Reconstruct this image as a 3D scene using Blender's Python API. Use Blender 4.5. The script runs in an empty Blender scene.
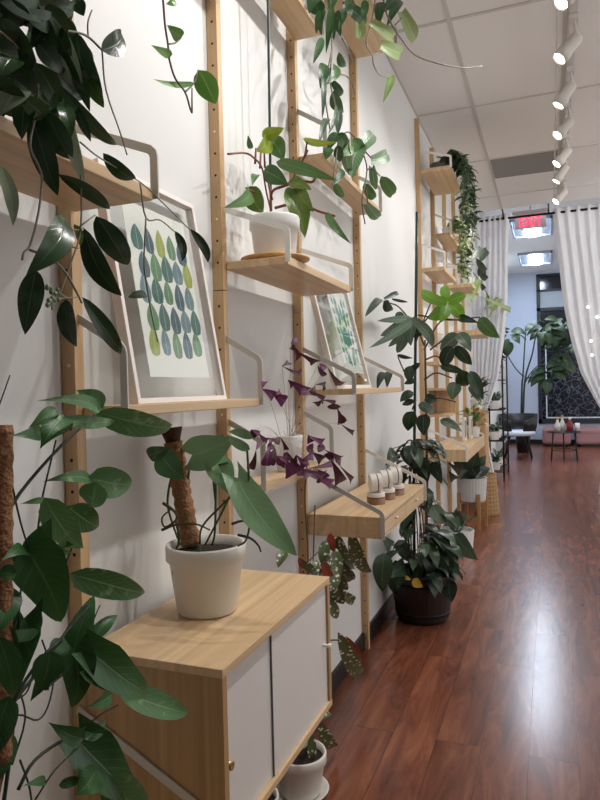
import bpy, math, random
from mathutils import Vector, Matrix
V = Vector
rnd = random.Random(7)
PI = math.pi
sc = bpy.context.scene
COL = sc.collection

# ---------------------------------------------------------------- camera
FPX, YAW, PIT, ROL = 648.6, .36908, .01636, .02384
CAM = V((.92, 0, 1.335))
_f = V((-math.sin(YAW)*math.cos(PIT), math.cos(YAW)*math.cos(PIT), -math.sin(PIT)))
_r = V((math.cos(YAW), math.sin(YAW), 0))
_d = _f.cross(_r)
_c, _s = math.cos(ROL), math.sin(ROL)
RX = _c*_r + _s*_d
DX = -_s*_r + _c*_d
FX = _f
cd = bpy.data.cameras.new('camera'); cam = bpy.data.objects.new('camera', cd); COL.objects.link(cam)
cam.matrix_world = Matrix(((RX.x, -DX.x, -FX.x, CAM.x), (RX.y, -DX.y, -FX.y, CAM.y), (RX.z, -DX.z, -FX.z, CAM.z), (0, 0, 0, 1)))
cd.sensor_fit = 'VERTICAL'; cd.sensor_height = 24.0; cd.lens = FPX/800*24.0; cd.clip_start = .02; cd.clip_end = 100
sc.camera = cam

def ray(x, y): return RX*((x-300)/FPX) + DX*((y-400)/FPX) + FX
def onX(x, y, X): d = ray(x, y); return CAM + d*((X-CAM.x)/d.x)
def onY(x, y, Y): d = ray(x, y); return CAM + d*((Y-CAM.y)/d.y)
def onZ(x, y, Z): d = ray(x, y); return CAM + d*((Z-CAM.z)/d.z)
def depth(p): return (p-CAM).dot(FX)

# ---------------------------------------------------------------- materials
def lin(c):
    return tuple(((v/255)/12.92 if v/255 <= .04045 else ((v/255+.055)/1.055)**2.4) for v in c)
def newmat(name):
    m = bpy.data.materials.new(name); m.use_nodes = True
    nt = m.node_tree; b = nt.nodes['Principled BSDF']
    return m, nt, b
def N(nt, t, **kw):
    n = nt.nodes.new(t)
    for k, v in kw.items(): setattr(n, k, v)
    return n
def plain(name, c, rough=.5, metal=0, emit=0, ecol=None, noise=0, nscale=30, bump=0, spec=.5, coat=0):
    m, nt, b = newmat(name)
    col = (*lin(c), 1)
    b.inputs['Base Color'].default_value = col
    b.inputs['Roughness'].default_value = rough; b.inputs['Metallic'].default_value = metal
    b.inputs['Specular IOR Level'].default_value = spec
    b.inputs['Coat Weight'].default_value = coat
    if noise or bump:
        tc = N(nt, 'ShaderNodeTexCoord'); nz = N(nt, 'ShaderNodeTexNoise'); nz.inputs['Scale'].default_value = nscale
        nz.inputs['Detail'].default_value = 5
        nt.links.new(tc.outputs['Object'], nz.inputs['Vector'])
        if noise:
            mx = N(nt, 'ShaderNodeMixRGB'); mx.blend_type = 'MULTIPLY'; mx.inputs['Fac'].default_value = noise
            mx.inputs['Color1'].default_value = col
            nt.links.new(nz.outputs['Fac'], mx.inputs['Color2']); nt.links.new(mx.outputs['Color'], b.inputs['Base Color'])
        if bump:
            bp = N(nt, 'ShaderNodeBump'); bp.inputs['Strength'].default_value = bump; bp.inputs['Distance'].default_value = .01
            nt.links.new(nz.outputs['Fac'], bp.inputs['Height']); nt.links.new(bp.outputs['Normal'], b.inputs['Normal'])
    if emit:
        b.inputs['Emission Color'].default_value = (*lin(ecol or c), 1); b.inputs['Emission Strength'].default_value = emit
    return m
def wood(name, c1, c2, scale, rough=.45, strip=0, sdir='X'):
    """grain stretched by per-axis scale; strip = bamboo lamella lines"""
    m, nt, b = newmat(name)
    tc = N(nt, 'ShaderNodeTexCoord'); mp = N(nt, 'ShaderNodeMapping'); mp.inputs['Scale'].default_value = scale
    nz = N(nt, 'ShaderNodeTexNoise'); nz.inputs['Scale'].default_value = 1; nz.inputs['Detail'].default_value = 6; nz.inputs['Roughness'].default_value = .65
    cr = N(nt, 'ShaderNodeValToRGB')
    cr.color_ramp.elements[0].position = .3; cr.color_ramp.elements[1].position = .72
    cr.color_ramp.elements[0].color = (*lin(c2), 1); cr.color_ramp.elements[1].color = (*lin(c1), 1)
    L = nt.links.new
    L(tc.outputs['Object'], mp.inputs['Vector']); L(mp.outputs['Vector'], nz.inputs['Vector']); L(nz.outputs['Fac'], cr.inputs['Fac'])
    out = cr.outputs['Color']
    if strip:
        sx = N(nt, 'ShaderNodeSeparateXYZ'); L(tc.outputs['Object'], sx.inputs['Vector'])
        mu = N(nt, 'ShaderNodeMath', operation='MULTIPLY'); mu.inputs[1].default_value = strip; L(sx.outputs[sdir], mu.inputs[0])
        fl = N(nt, 'ShaderNodeMath', operation='FLOOR'); L(mu.outputs[0], fl.inputs[0])
        wn = N(nt, 'ShaderNodeTexWhiteNoise', noise_dimensions='1D'); L(fl.outputs[0], wn.inputs['W'])
        mr = N(nt, 'ShaderNodeMapRange'); mr.inputs['To Min'].default_value = .88; mr.inputs['To Max'].default_value = 1.06
        L(wn.outputs['Value'], mr.inputs['Value'])
        mx = N(nt, 'ShaderNodeMixRGB'); mx.blend_type = 'MULTIPLY'; mx.inputs['Fac'].default_value = 1
        L(out, mx.inputs['Color1']); L(mr.outputs['Result'], mx.inputs['Color2']); out = mx.outputs['Color']
    L(out, b.inputs['Base Color']); b.inputs['Roughness'].default_value = rough
    return m
def leafmat(name, dark, light, vein, rough=.35, veinw=.035, lat=.35, back=None, transl=.12, spots=None, blotch=None):
    m, nt, b = newmat(name); L = nt.links.new
    geo = N(nt, 'ShaderNodeNewGeometry'); uv = N(nt, 'ShaderNodeUVMap'); sx = N(nt, 'ShaderNodeSeparateXYZ'); L(uv.outputs['UV'], sx.inputs['Vector'])
    mx = N(nt, 'ShaderNodeMixRGB'); mx.inputs['Color1'].default_value = (*lin(dark), 1); mx.inputs['Color2'].default_value = (*lin(light), 1)
    L(geo.outputs['Random Per Island'], mx.inputs['Fac']); out = mx.outputs['Color']
    if blotch:
        tc = N(nt, 'ShaderNodeTexCoord'); nz = N(nt, 'ShaderNodeTexNoise'); nz.inputs['Scale'].default_value = blotch[1]; nz.inputs['Detail'].default_value = 4
        L(tc.outputs['Object'], nz.inputs['Vector'])
        mr = N(nt, 'ShaderNodeMapRange'); mr.inputs['From Min'].default_value = blotch[2]; mr.inputs['From Max'].default_value = blotch[2]+.12
        L(nz.outputs['Fac'], mr.inputs['Value'])
        m2 = N(nt, 'ShaderNodeMixRGB'); m2.inputs['Color2'].default_value = (*lin(blotch[0]), 1); L(mr.outputs['Result'], m2.inputs['Fac']); L(out, m2.inputs['Color1']); out = m2.outputs['Color']
    # midrib and side veins from the leaf's own UV
    a = N(nt, 'ShaderNodeMath', operation='SUBTRACT'); a.inputs[1].default_value = .5; L(sx.outputs['X'], a.inputs[0])
    ab = N(nt, 'ShaderNodeMath', operation='ABSOLUTE'); L(a.outputs[0], ab.inputs[0])
    mr = N(nt, 'ShaderNodeMapRange'); mr.inputs['From Min'].default_value = veinw; mr.inputs['From Max'].default_value = veinw*.3
    L(ab.outputs[0], mr.inputs['Value'])
    k = N(nt, 'ShaderNodeMath', operation='MULTIPLY_ADD'); k.inputs[1].default_value = -.55; L(ab.outputs[0], k.inputs[0]); L(sx.outputs['Y'], k.inputs[2])
    k2 = N(nt, 'ShaderNodeMath', operation='MULTIPLY'); k2.inputs[1].default_value = 62; L(k.outputs[0], k2.inputs[0])
    sn = N(nt, 'ShaderNodeMath', operation='SINE'); L(k2.outputs[0], sn.inputs[0])
    mr2 = N(nt, 'ShaderNodeMapRange'); mr2.inputs['From Min'].default_value = .7; mr2.inputs['From Max'].default_value = 1; mr2.inputs['To Max'].default_value = lat
    L(sn.outputs[0], mr2.inputs['Value'])
    mxv = N(nt, 'ShaderNodeMath', operation='MAXIMUM'); L(mr.outputs['Result'], mxv.inputs[0]); L(mr2.outputs['Result'], mxv.inputs[1])
    m3 = N(nt, 'ShaderNodeMixRGB'); m3.inputs['Color2'].default_value = (*lin(vein), 1); L(mxv.outputs[0], m3.inputs['Fac']); L(out, m3.inputs['Color1']); out = m3.outputs['Color']
    if spots:
        tc2 = N(nt, 'ShaderNodeTexCoord'); vo = N(nt, 'ShaderNodeTexVoronoi'); vo.inputs['Scale'].default_value = spots[1]; L(tc2.outputs['Object'], vo.inputs['Vector'])
        ms = N(nt, 'ShaderNodeMapRange'); ms.inputs['From Min'].default_value = spots[2]; ms.inputs['From Max'].default_value = spots[2]*.7
        L(vo.outputs['Distance'], ms.inputs['Value'])
        m4 = N(nt, 'ShaderNodeMixRGB'); m4.inputs['Color2'].default_value = (*lin(spots[0]), 1); L(ms.outputs['Result'], m4.inputs['Fac']); L(out, m4.inputs['Color1']); out = m4.outputs['Color']
    if back:
        m5 = N(nt, 'ShaderNodeMixRGB'); m5.inputs['Color2'].default_value = (*lin(back), 1); L(geo.outputs['Backfacing'], m5.inputs['Fac']); L(out, m5.inputs['Color1']); out = m5.outputs['Color']
    L(out, b.inputs['Base Color']); b.inputs['Roughness'].default_value = rough; b.inputs['Specular IOR Level'].default_value = .5
    bp = N(nt, 'ShaderNodeBump'); bp.inputs['Strength'].default_value = .25; bp.inputs['Distance'].default_value = .002; bp.invert = True
    L(mxv.outputs[0], bp.inputs['Height']); L(bp.outputs['Normal'], b.inputs['Normal'])
    if transl:
        tr = N(nt, 'ShaderNodeBsdfTranslucent'); L(out, tr.inputs['Color']); ms_ = N(nt, 'ShaderNodeMixShader'); ms_.inputs['Fac'].default_value = transl
        L(b.outputs[0], ms_.inputs[1]); L(tr.outputs[0], ms_.inputs[2]); L(ms_.outputs[0], nt.nodes['Material Output'].inputs['Surface'])
    return m
def glass(name, tint=(235, 240, 235), refl=.06):
    m, nt, b = newmat(name); L = nt.links.new
    tr = N(nt, 'ShaderNodeBsdfTransparent'); tr.inputs['Color'].default_value = (*lin(tint), 1)
    gl = N(nt, 'ShaderNodeBsdfGlossy'); gl.inputs['Roughness'].default_value = .03
    lf = N(nt, 'ShaderNodeLayerWeight'); lf.inputs['Blend'].default_value = .5
    lp = N(nt, 'ShaderNodeMath', operation='POWER'); lp.inputs[1].default_value = 4; L(lf.outputs['Facing'], lp.inputs[0])
    lw = N(nt, 'ShaderNodeMath', operation='MULTIPLY_ADD'); lw.inputs[1].default_value = .6; lw.inputs[2].default_value = refl*.5; L(lp.outputs[0], lw.inputs[0])
    mx = N(nt, 'ShaderNodeMixShader'); L(lw.outputs[0], mx.inputs['Fac']); L(tr.outputs[0], mx.inputs[1]); L(gl.outputs[0], mx.inputs[2])
    L(mx.outputs[0], nt.nodes['Material Output'].inputs['Surface'])
    return m

M = {}
M['wall'] = plain('wall_paint', (220, 220, 218), .75, bump=.03, nscale=120)
M['wallcool'] = plain('end_wall_paint', (176, 188, 208), .7)
M['ceiling'] = plain('ceiling_tile', (238, 236, 234), .95, noise=.08, nscale=90)
M['ceil2'] = plain('raised_ceiling', (212, 216, 222), .9)
M['grid'] = plain('ceiling_grid', (205, 200, 196), .6)
M['greytile'] = plain('grey_tile', (150, 148, 146), .9, noise=.2, nscale=200)
M['base'] = plain('baseboard_black', (22, 20, 20), .4)
M['bam_y'] = wood('bamboo_along_wall', (223, 193, 152), (205, 171, 129), (60, 2.2, 60), .45, strip=70, sdir='X')
M['bam_z'] = wood('bamboo_upright', (208, 174, 131), (187, 151, 109), (60, 60, 2.2), .45)
M['bam_side'] = wood('bamboo_cabinet_side', (186, 150, 104), (166, 130, 86), (80, 80, 1.6), .4, strip=110, sdir='X')
M['hole'] = plain('peg_hole', (40, 26, 16), .8)
M['pin'] = plain('peg_pin', (225, 215, 195), .3, .6)
M['bracket'] = plain('bracket_grey', (196, 192, 186), .45)
M['bracketw'] = plain('bracket_white', (235, 232, 226), .45)
M['door'] = plain('white_door', (222, 217, 212), .4)
M['dark'] = plain('dark_gap', (104, 108, 110), .5)
M['brass'] = plain('brass', (190, 160, 105), .3, .9)
M['knobw'] = plain('knob_white', (240, 236, 228), .3)
M['pot'] = plain('white_plastic_pot', (222, 218, 210), .35)
M['pot2'] = plain('white_ceramic_pot', (228, 228, 226), .3)
M['potgrey'] = plain('grey_ribbed_pot', (200, 200, 198), .7)
M['soil'] = plain('soil', (48, 34, 26), .95, noise=.6, nscale=120, bump=.6)
M['moss'] = plain('coir_pole', (186, 134, 94), .95, noise=.7, nscale=160, bump=.9)
M['coirdark'] = plain('coir_cap', (84, 54, 38), .95, noise=.5, nscale=140, bump=.6)
M['stem'] = plain('stem_green', (62, 86, 44), .5)
M['stemdark'] = plain('stem_dark', (38, 48, 32), .5)
M['stembrown'] = plain('stem_brown', (92, 74, 54), .6)
M['stemred'] = plain('stem_red', (128, 72, 56), .5)
M['stempale'] = plain('stem_pale', (186, 176, 160), .5)
M['vinegrey'] = plain('vine_grey', (126, 120, 106), .6)
M['root'] = plain('aerial_root', (72, 70, 44), .7)
M['stake'] = plain('green_stake', (24, 56, 46), .4)
M['stakepale'] = plain('stake_tip', (170, 196, 150), .4)
M['hoya'] = leafmat('hoya_leaf', (28, 54, 30), (50, 80, 44), (66, 92, 58), .25, lat=.12, back=(70, 92, 62), transl=.08)
M['hoyapale'] = leafmat('hoya_leaf_pale', (118, 136, 108), (146, 160, 134), (160, 170, 148), .3, lat=.1)
M['hoyagreen'] = leafmat('hoya_leaf_green', (52, 88, 36), (90, 122, 50), (98, 128, 66), .3, lat=.15)
M['vinegreen'] = leafmat('vine_leaf', (86, 136, 56), (112, 158, 74), (140, 176, 100), .35, lat=.12, transl=.2)
M['syng'] = leafmat('syngonium_leaf', (40, 84, 40), (58, 106, 52), (74, 118, 66), .38, lat=.3, back=(84, 120, 74))
M['syngvar'] = leafmat('syngonium_variegated', (68, 114, 62), (98, 142, 88), (124, 162, 110), .42, lat=.3, back=(110, 144, 98), blotch=((134, 164, 112), 55, .58))
M['philo'] = leafmat('philodendron_leaf', (108, 146, 106), (126, 162, 118), (134, 172, 124), .35, lat=.35)
M['philodark'] = leafmat('philodendron_dark', (44, 78, 46), (70, 110, 66), (92, 128, 84), .35, lat=.3)
M['lime'] = leafmat('lime_leaf', (126, 146, 44), (150, 166, 62), (170, 180, 92), .35, lat=.2, transl=.25)
M['midg'] = leafmat('mid_green_leaf', (66, 106, 56), (98, 136, 78), (120, 152, 98), .35, lat=.25)
M['oliv'] = leafmat('olive_leaf', (84, 108, 40), (104, 128, 52), (126, 146, 76), .35, lat=.2, transl=.2)
M['vari'] = leafmat('variegated_heart', (84, 122, 80), (116, 148, 110), (176, 196, 164), .35, lat=.5)
M['pale'] = leafmat('pale_heart', (132, 160, 96), (160, 180, 122), (190, 204, 150), .4, lat=.2, transl=.2)
M['purple'] = leafmat('oxalis_leaf', (84, 30, 66), (128, 62, 112), (150, 92, 136), .5, lat=.05, transl=.2)
M['purpledark'] = leafmat('oxalis_leaf_dark', (58, 16, 34), (84, 28, 52), (110, 52, 80), .5, lat=.05, transl=.2)
M['begonia'] = leafmat('begonia_leaf', (66, 84, 48), (92, 102, 60), (112, 104, 66), .4, lat=.1, back=(110, 44, 30), spots=((222, 220, 206), 58, .33))
M['begred'] = leafmat('begonia_back', (140, 52, 36), (160, 70, 44), (176, 96, 66), .45, lat=.2)
M['mon'] = leafmat('big_dark_leaf', (30, 50, 34), (54, 76, 54), (80, 104, 76), .33, lat=.2, back=(84, 104, 78))
M['mongrey'] = leafmat('big_grey_leaf', (74, 98, 78), (100, 120, 98), (136, 152, 128), .33, lat=.25)
M['monlime'] = leafmat('big_lime_leaf', (104, 152, 44), (130, 176, 66), (150, 186, 96), .38, lat=.2, transl=.3)
M['yellow'] = leafmat('yellow_leaf', (212, 172, 44), (226, 190, 62), (226, 200, 110), .5)
M['pothos'] = leafmat('pothos_leaf', (34, 56, 36), (62, 88, 58), (80, 104, 76), .4, lat=.1)
M['pothosv'] = leafmat('pothos_variegated', (112, 136, 82), (172, 184, 136), (190, 196, 160), .4, lat=.1, blotch=((214, 214, 178), 60, .55))
M['rubber'] = leafmat('rubber_leaf', (36, 52, 42), (62, 80, 64), (90, 104, 88), .25, lat=.1)
M['fiddle'] = leafmat('fiddle_leaf', (34, 56, 34), (58, 82, 48), (84, 104, 70), .55, lat=.3)
M['croton'] = leafmat('yellow_green_leaf', (140, 146, 44), (176, 136, 52), (196, 120, 60), .4, lat=.3)
M['paper'] = plain('print_paper', (240, 239, 234), .8)
M['framepink'] = plain('pale_frame', (240, 230, 224), .45)
M['framewhite'] = plain('grey_white_frame', (236, 230, 222), .45)
M['frameoak'] = wood('light_wood_frame', (214, 190, 160), (196, 168, 136), (60, 60, 8), .5)
M['glass'] = glass('picture_glass', (252, 253, 252))
M['tray'] = wood('wood_tray', (216, 176, 122), (196, 150, 98), (30, 8, 30), .45)
M['copper'] = plain('copper_label', (150, 118, 96), .35, .5)
M['jarwhite'] = plain('jar_white', (236, 230, 224), .35)
M['jardark'] = plain('jar_dark', (60, 44, 40), .35)
M['barrel'] = wood('barrel_wood', (42, 24, 18), (24, 15, 12), (40, 40, 2), .5, strip=26, sdir='X')
M['hoop'] = plain('barrel_hoop', (24, 20, 20), .5, .4)
M['basket'] = plain('woven_basket', (190, 152, 108), .85, noise=.5, nscale=70, bump=.9)
M['stoolw'] = wood('stool_wood', (196, 148, 96), (170, 122, 74), (60, 60, 3), .5)
M['black'] = plain('black_metal', (18, 18, 20), .45, .3)
M['blackseat'] = plain('black_shell', (14, 15, 18), .45)
M['seatw'] = plain('white_cushion', (214, 224, 238), .6)
M['pink'] = plain('pink_upholstery', (164, 122, 124), .75)
M['lampbody'] = plain('lamp_white', (205, 200, 194), .45)
M['lampface'] = plain('lamp_face', (255, 246, 232), .5, emit=14, ecol=(255, 246, 232))
M['trof'] = plain('troffer_glow', (236, 244, 255), .5, emit=60, ecol=(225, 238, 255))
M['trofpan'] = plain('troffer_pan', (150, 160, 174), .5)
M['exit'] = plain('exit_glow', (255, 60, 96), .5, emit=2.2, ecol=(255, 50, 90))
M['exitpanel'] = plain('exit_panel_white', (226, 214, 222), .5)
M['glow_dot'] = plain('dot_glow', (255, 250, 240), .5, emit=6)  # glow of the dots added at the right curtain
M['rod'] = plain('curtain_rod', (20, 20, 24), .4, .5)
M['winframe'] = plain('window_frame', (40, 44, 50), .5, .3)
M['wintrim'] = plain('window_white_trim', (196, 204, 214), .5)
M['wingrey'] = plain('window_panel', (150, 160, 172), .5)
M['dress'] = plain('bottle_white', (220, 216, 206), .4)
M['gold'] = plain('gold_item', (190, 150, 80), .4, .5)
M['redbox'] = plain('red_item', (140, 42, 52), .5)
M['orange'] = plain('orange_card', (226, 130, 92), .6)
M['cube_shade'] = plain('box_inside_shade', (120, 92, 66), .7)  # shade inside the cubby put into the colour

def m_floor():
    m, nt, b = newmat('laminate_floor'); L = nt.links.new
    tc = N(nt, 'ShaderNodeTexCoord'); sx = N(nt, 'ShaderNodeSeparateXYZ'); L(tc.outputs['Object'], sx.inputs['Vector'])
    cb = N(nt, 'ShaderNodeCombineXYZ'); L(sx.outputs['Y'], cb.inputs['X']); L(sx.outputs['X'], cb.inputs['Y'])
    br = N(nt, 'ShaderNodeTexBrick'); br.inputs['Scale'].default_value = 1; br.inputs['Brick Width'].default_value = 1.22; br.inputs['Row Height'].default_value = .165
    br.inputs['Mortar Size'].default_value = .001; br.inputs['Mortar Smooth'].default_value = .2; br.offset = .37
    br.inputs['Color1'].default_value = (0, 0, 0, 1); br.inputs['Color2'].default_value = (1, 1, 1, 1); br.inputs['Mortar'].default_value = (.5, .5, .5, 1)
    L(cb.outputs[0], br.inputs['Vector'])
    # grain, shifted per plank
    ad = N(nt, 'ShaderNodeVectorMath', operation='MULTIPLY_ADD'); ad.inputs[1].default_value = (7, 13, 5)
    L(br.outputs['Color'], ad.inputs[0]); L(tc.outputs['Object'], ad.inputs[2])
    mp = N(nt, 'ShaderNodeMapping'); mp.inputs['Scale'].default_value = (13, 1.9, 13); L(ad.outputs[0], mp.inputs['Vector'])
    nz = N(nt, 'ShaderNodeTexNoise'); nz.inputs['Scale'].default_value = 1; nz.inputs['Detail'].default_value = 8; nz.inputs['Roughness'].default_value = .68; nz.inputs['Distortion'].default_value = .7
    L(mp.outputs[0], nz.inputs['Vector'])
    cr = N(nt, 'ShaderNodeValToRGB'); e = cr.color_ramp.elements
    e[0].position = .28; e[0].color = (*lin((82, 46, 34)), 1); e[1].position = .74; e[1].color = (*lin((168, 110, 80)), 1)
    k = e.new(.5); k.color = (*lin((132, 77, 57)), 1)
    L(nz.outputs['Fac'], cr.inputs['Fac'])
    mr = N(nt, 'ShaderNodeMapRange'); mr.inputs['To Min'].default_value = .84; mr.inputs['To Max'].default_value = 1.06
    L(br.outputs['Color'], mr.inputs['Value'])
    mx = N(nt, 'ShaderNodeMixRGB'); mx.blend_type = 'MULTIPLY'; mx.inputs['Fac'].default_value = 1; L(cr.outputs['Color'], mx.inputs['Color1']); L(mr.outputs['Result'], mx.inputs['Color2'])
    mo = N(nt, 'ShaderNodeMixRGB'); mo.inputs['Color2'].default_value = (*lin((70, 36, 27)), 1); L(br.outputs['Fac'], mo.inputs['Fac']); L(mx.outputs['Color'], mo.inputs['Color1'])
    L(mo.outputs['Color'], b.inputs['Base Color'])
    b.inputs['Roughness'].default_value = .235; b.inputs['Specular IOR Level'].default_value = .6
    n2 = N(nt, 'ShaderNodeTexNoise'); n2.inputs['Scale'].default_value = 1; n2.inputs['Detail'].default_value = 2
    mp2 = N(nt, 'ShaderNodeMapping'); mp2.inputs['Scale'].default_value = (22, 9, 9); L(ad.outputs[0], mp2.inputs['Vector']); L(mp2.outputs[0], n2.inputs['Vector'])
    sb = N(nt, 'ShaderNodeMath', operation='MULTIPLY_ADD'); sb.inputs[1].default_value = -1.2; L(br.outputs['Fac'], sb.inputs[0]); sm2 = N(nt, 'ShaderNodeMath', operation='MULTIPLY'); sm2.inputs[1].default_value = 0; L(n2.outputs['Fac'], sm2.inputs[0]); L(sm2.outputs[0], sb.inputs[2])
    bp = N(nt, 'ShaderNodeBump'); bp.inputs['Strength'].default_value = .05; bp.inputs['Distance'].default_value = .003
    L(sb.outputs[0], bp.inputs['Height']); L(bp.outputs['Normal'], b.inputs['Normal'])
    return m
M['floor'] = m_floor()

def m_curtain():
    m, nt, b = newmat('sheer_curtain'); L = nt.links.new
    b.inputs['Base Color'].default_value = (*lin((242, 240, 238)), 1); b.inputs['Roughness'].default_value = .8
    tr = N(nt, 'ShaderNodeBsdfTranslucent'); tr.inputs['Color'].default_value = (*lin((240, 242, 246)), 1)
    mx = N(nt, 'ShaderNodeMixShader'); mx.inputs['Fac'].default_value = .55; L(b.outputs[0], mx.inputs[1]); L(tr.outputs[0], mx.inputs[2])
    L(mx.outputs[0], nt.nodes['Material Output'].inputs['Surface'])
    return m
M['curtain'] = m_curtain()
def m_night():
    """dark street side of the window with a white frosted line drawing on it"""
    m, nt, b = newmat('night_window_glass'); L = nt.links.new
    tc = N(nt, 'ShaderNodeTexCoord'); mp = N(nt, 'ShaderNodeMapping'); mp.inputs['Scale'].default_value = (4.2, 4.2, 4.2); L(tc.outputs['Object'], mp.inputs['Vector'])
    nz = N(nt, 'ShaderNodeTexNoise'); nz.inputs['Scale'].default_value = 1.4; nz.inputs['Detail'].default_value = 2; L(mp.outputs[0], nz.inputs['Vector'])
    ad = N(nt, 'ShaderNodeMixRGB'); ad.blend_type = 'ADD'; ad.inputs['Fac'].default_value = 1; L(mp.outputs[0], ad.inputs['Color1']); L(nz.outputs['Color'], ad.inputs['Color2'])
    vo = N(nt, 'ShaderNodeTexVoronoi', feature='DISTANCE_TO_EDGE'); vo.inputs['Scale'].default_value = 1.7; L(ad.outputs[0], vo.inputs['Vector'])
    mr = N(nt, 'ShaderNodeMapRange'); mr.inputs['From Min'].default_value = .07; mr.inputs['From Max'].default_value = .0; L(vo.outputs['Distance'], mr.inputs['Value'])
    sx = N(nt, 'ShaderNodeSeparateXYZ'); L(tc.outputs['Object'], sx.inputs['Vector'])
    hz = N(nt, 'ShaderNodeMapRange'); hz.inputs['From Min'].default_value = 1.9; hz.inputs['From Max'].default_value = 1.0; hz.inputs['To Max'].default_value = .3; L(sx.outputs['Z'], hz.inputs['Value'])
    mu = N(nt, 'ShaderNodeMath', operation='MULTIPLY'); L(mr.outputs['Result'], mu.inputs[0]); L(hz.outputs['Result'], mu.inputs[1])
    mx = N(nt, 'ShaderNodeMixRGB'); mx.inputs['Color1'].default_value = (*lin((22, 26, 36)), 1); mx.inputs['Color2'].default_value = (*lin((150, 160, 175)), 1); L(mu.outputs[0], mx.inputs['Fac'])
    L(mx.outputs['Color'], b.inputs['Base Color']); b.inputs['Roughness'].default_value = .12
    return m
M['night'] = m_night()

# ---------------------------------------------------------------- mesh builder
class MB:
    def __init__(s): s.v = []; s.f = []; s.uv = []; s.mi = []; s.sm = []
    def add(s, vs, fs, uvs=None, mi=0, smooth=True):
        o = len(s.v); s.v += [V(p) for p in vs]
        s.uv += (uvs if uvs else [(0.25, 0)]*len(vs))
        for f in fs: s.f.append([i+o for i in f]); s.mi.append(mi); s.sm.append(smooth)
    def box(s, a, b, mi=0):
        x0, y0, z0 = a; x1, y1, z1 = b
        vs = [(x, y, z) for x in (x0, x1) for y in (y0, y1) for z in (z0, z1)]
        s.add(vs, [(0, 1, 3, 2), (4, 6, 7, 5), (0, 4, 5, 1), (2, 3, 7, 6), (0, 2, 6, 4), (1, 5, 7, 3)], mi=mi, smooth=False)
        return s
    def hexa(s, vs, mi=0):   # 8 verts: 4 of one face then 4 of the other, same winding
        s.add(vs, [(3, 2, 1, 0), (4, 5, 6, 7), (0, 1, 5, 4), (1, 2, 6, 5), (2, 3, 7, 6), (3, 0, 4, 7)], mi=mi, smooth=False); return s
    def lathe(s, c, prof, n=32, axis=None, mi=0, smooth=True, ribs=0):
        c = V(c); ax = V(axis).normalized() if axis else V((0, 0, 1))
        e1 = ax.orthogonal().normalized() if axis else V((1, 0, 0)); e2 = ax.cross(e1)
        vs = []; fs = []
        for (r, h) in prof:
            for i in range(n):
                a = 2*PI*i/n; rr = r*(1+(ribs if i % 2 else 0))
                vs.append(c+ax*h+e1*math.cos(a)*rr+e2*math.sin(a)*rr)
        for j in range(len(prof)-1):
            for i in range(n):
                k = (i+1) % n
                fs.append((j*n+i, j*n+k, (j+1)*n+k, (j+1)*n+i))
        s.add(vs, fs, mi=mi, smooth=smooth); return s
    def tube(s, pts, r, r1=None, n=7, mi=0, sub=4):
        pts = [V(p) for p in pts]
        if len(pts) > 2 and sub > 1:
            P = [pts[0]*2-pts[1]]+pts+[pts[-1]*2-pts[-2]]; q = []
            for i in range(1, len(P)-2):
                for k in range(sub):
                    t = k/sub; a, b, c, d = P[i-1:i+3]
                    q.append(.5*((2*b)+(c-a)*t+(2*a-5*b+4*c-d)*t*t+(3*b-a-3*c+d)*t**3))
            pts = q+[pts[-1]]
        if r1 is None: r1 = r
        m = len(pts); vs = []; fs = []
        t0 = (pts[1]-pts[0]).normalized(); e = t0.orthogonal().normalized()
        for i, p in enumerate(pts):
            t = (pts[min(i+1, m-1)]-pts[max(i-1, 0)])
            t = t.normalized() if t.length > 1e-9 else t0
            e = (e-t*e.dot(t)); e = e.normalized() if e.length > 1e-6 else t.orthogonal().normalized()
            g = t.cross(e); rr = r+(r1-r)*i/(m-1)
            for k in range(n):
                a = 2*PI*k/n; vs.append(p+e*math.cos(a)*rr+g*math.sin(a)*rr)
        for i in range(m-1):
            for k in range(n):
                l = (k+1) % n; fs.append((i*n+k, i*n+l, (i+1)*n+l, (i+1)*n+k))
        fs.append(list(range(n))[::-1]); fs.append([(m-1)*n+k for k in range(n)])
        s.add(vs, fs, mi=mi); return s
    def leaf(s, b, t, n, w, shape='ovate', bow=.08, fold=.18, wave=.0, nv=14, mi=0, twist=0):
        """blade from b to t, n = upper side; w full width"""
        b = V(b); t = V(t); d = t-b; Ln = d.length; d = d/Ln
        n = V(n); n = n-d*n.dot(d); n = n.normalized() if n.length > 1e-6 else d.orthogonal().normalized()
        sd = d.cross(n); prof, lobe = SHAPES[shape]
        us = (-1, -.55, 0, .55, 1); vs = []; uv = []; fs = []
        ph = rnd.uniform(0, 6); sway = rnd.uniform(-.07, .07); twist = twist+rnd.uniform(-.5, .5)
        for i in range(nv):
            tt = i/(nv-1); hw = w/2*prof(tt)
            bw = bow*Ln*4*tt*(1-tt)-.10*Ln*tt**4+.10*Ln*tt
            sw = sway*Ln*4*tt*(1-tt)
            tw = twist*(tt-.3)
            s2 = sd*math.cos(tw)+n*math.sin(tw); n2 = n*math.cos(tw)-sd*math.sin(tw)
            for u in us:
                along = tt-lobe*abs(u)**1.3*(1-tt)**3*(w/Ln if lobe else 0)
                p = b+d*(along*Ln)+n*bw+sd*sw+s2*(u*hw)+n2*(fold*abs(u)*hw+wave*hw*math.sin(ph+tt*11+(2 if u > 0 else 0))*abs(u))
                vs.append(p); uv.append(((u+1)/2, tt))
        k = len(us)
        for i in range(nv-1):
            for j in range(k-1): fs.append((i*k+j, i*k+j+1, (i+1)*k+j+1, (i+1)*k+j))
        s.add(vs, fs, uv, mi=mi); return s
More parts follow.
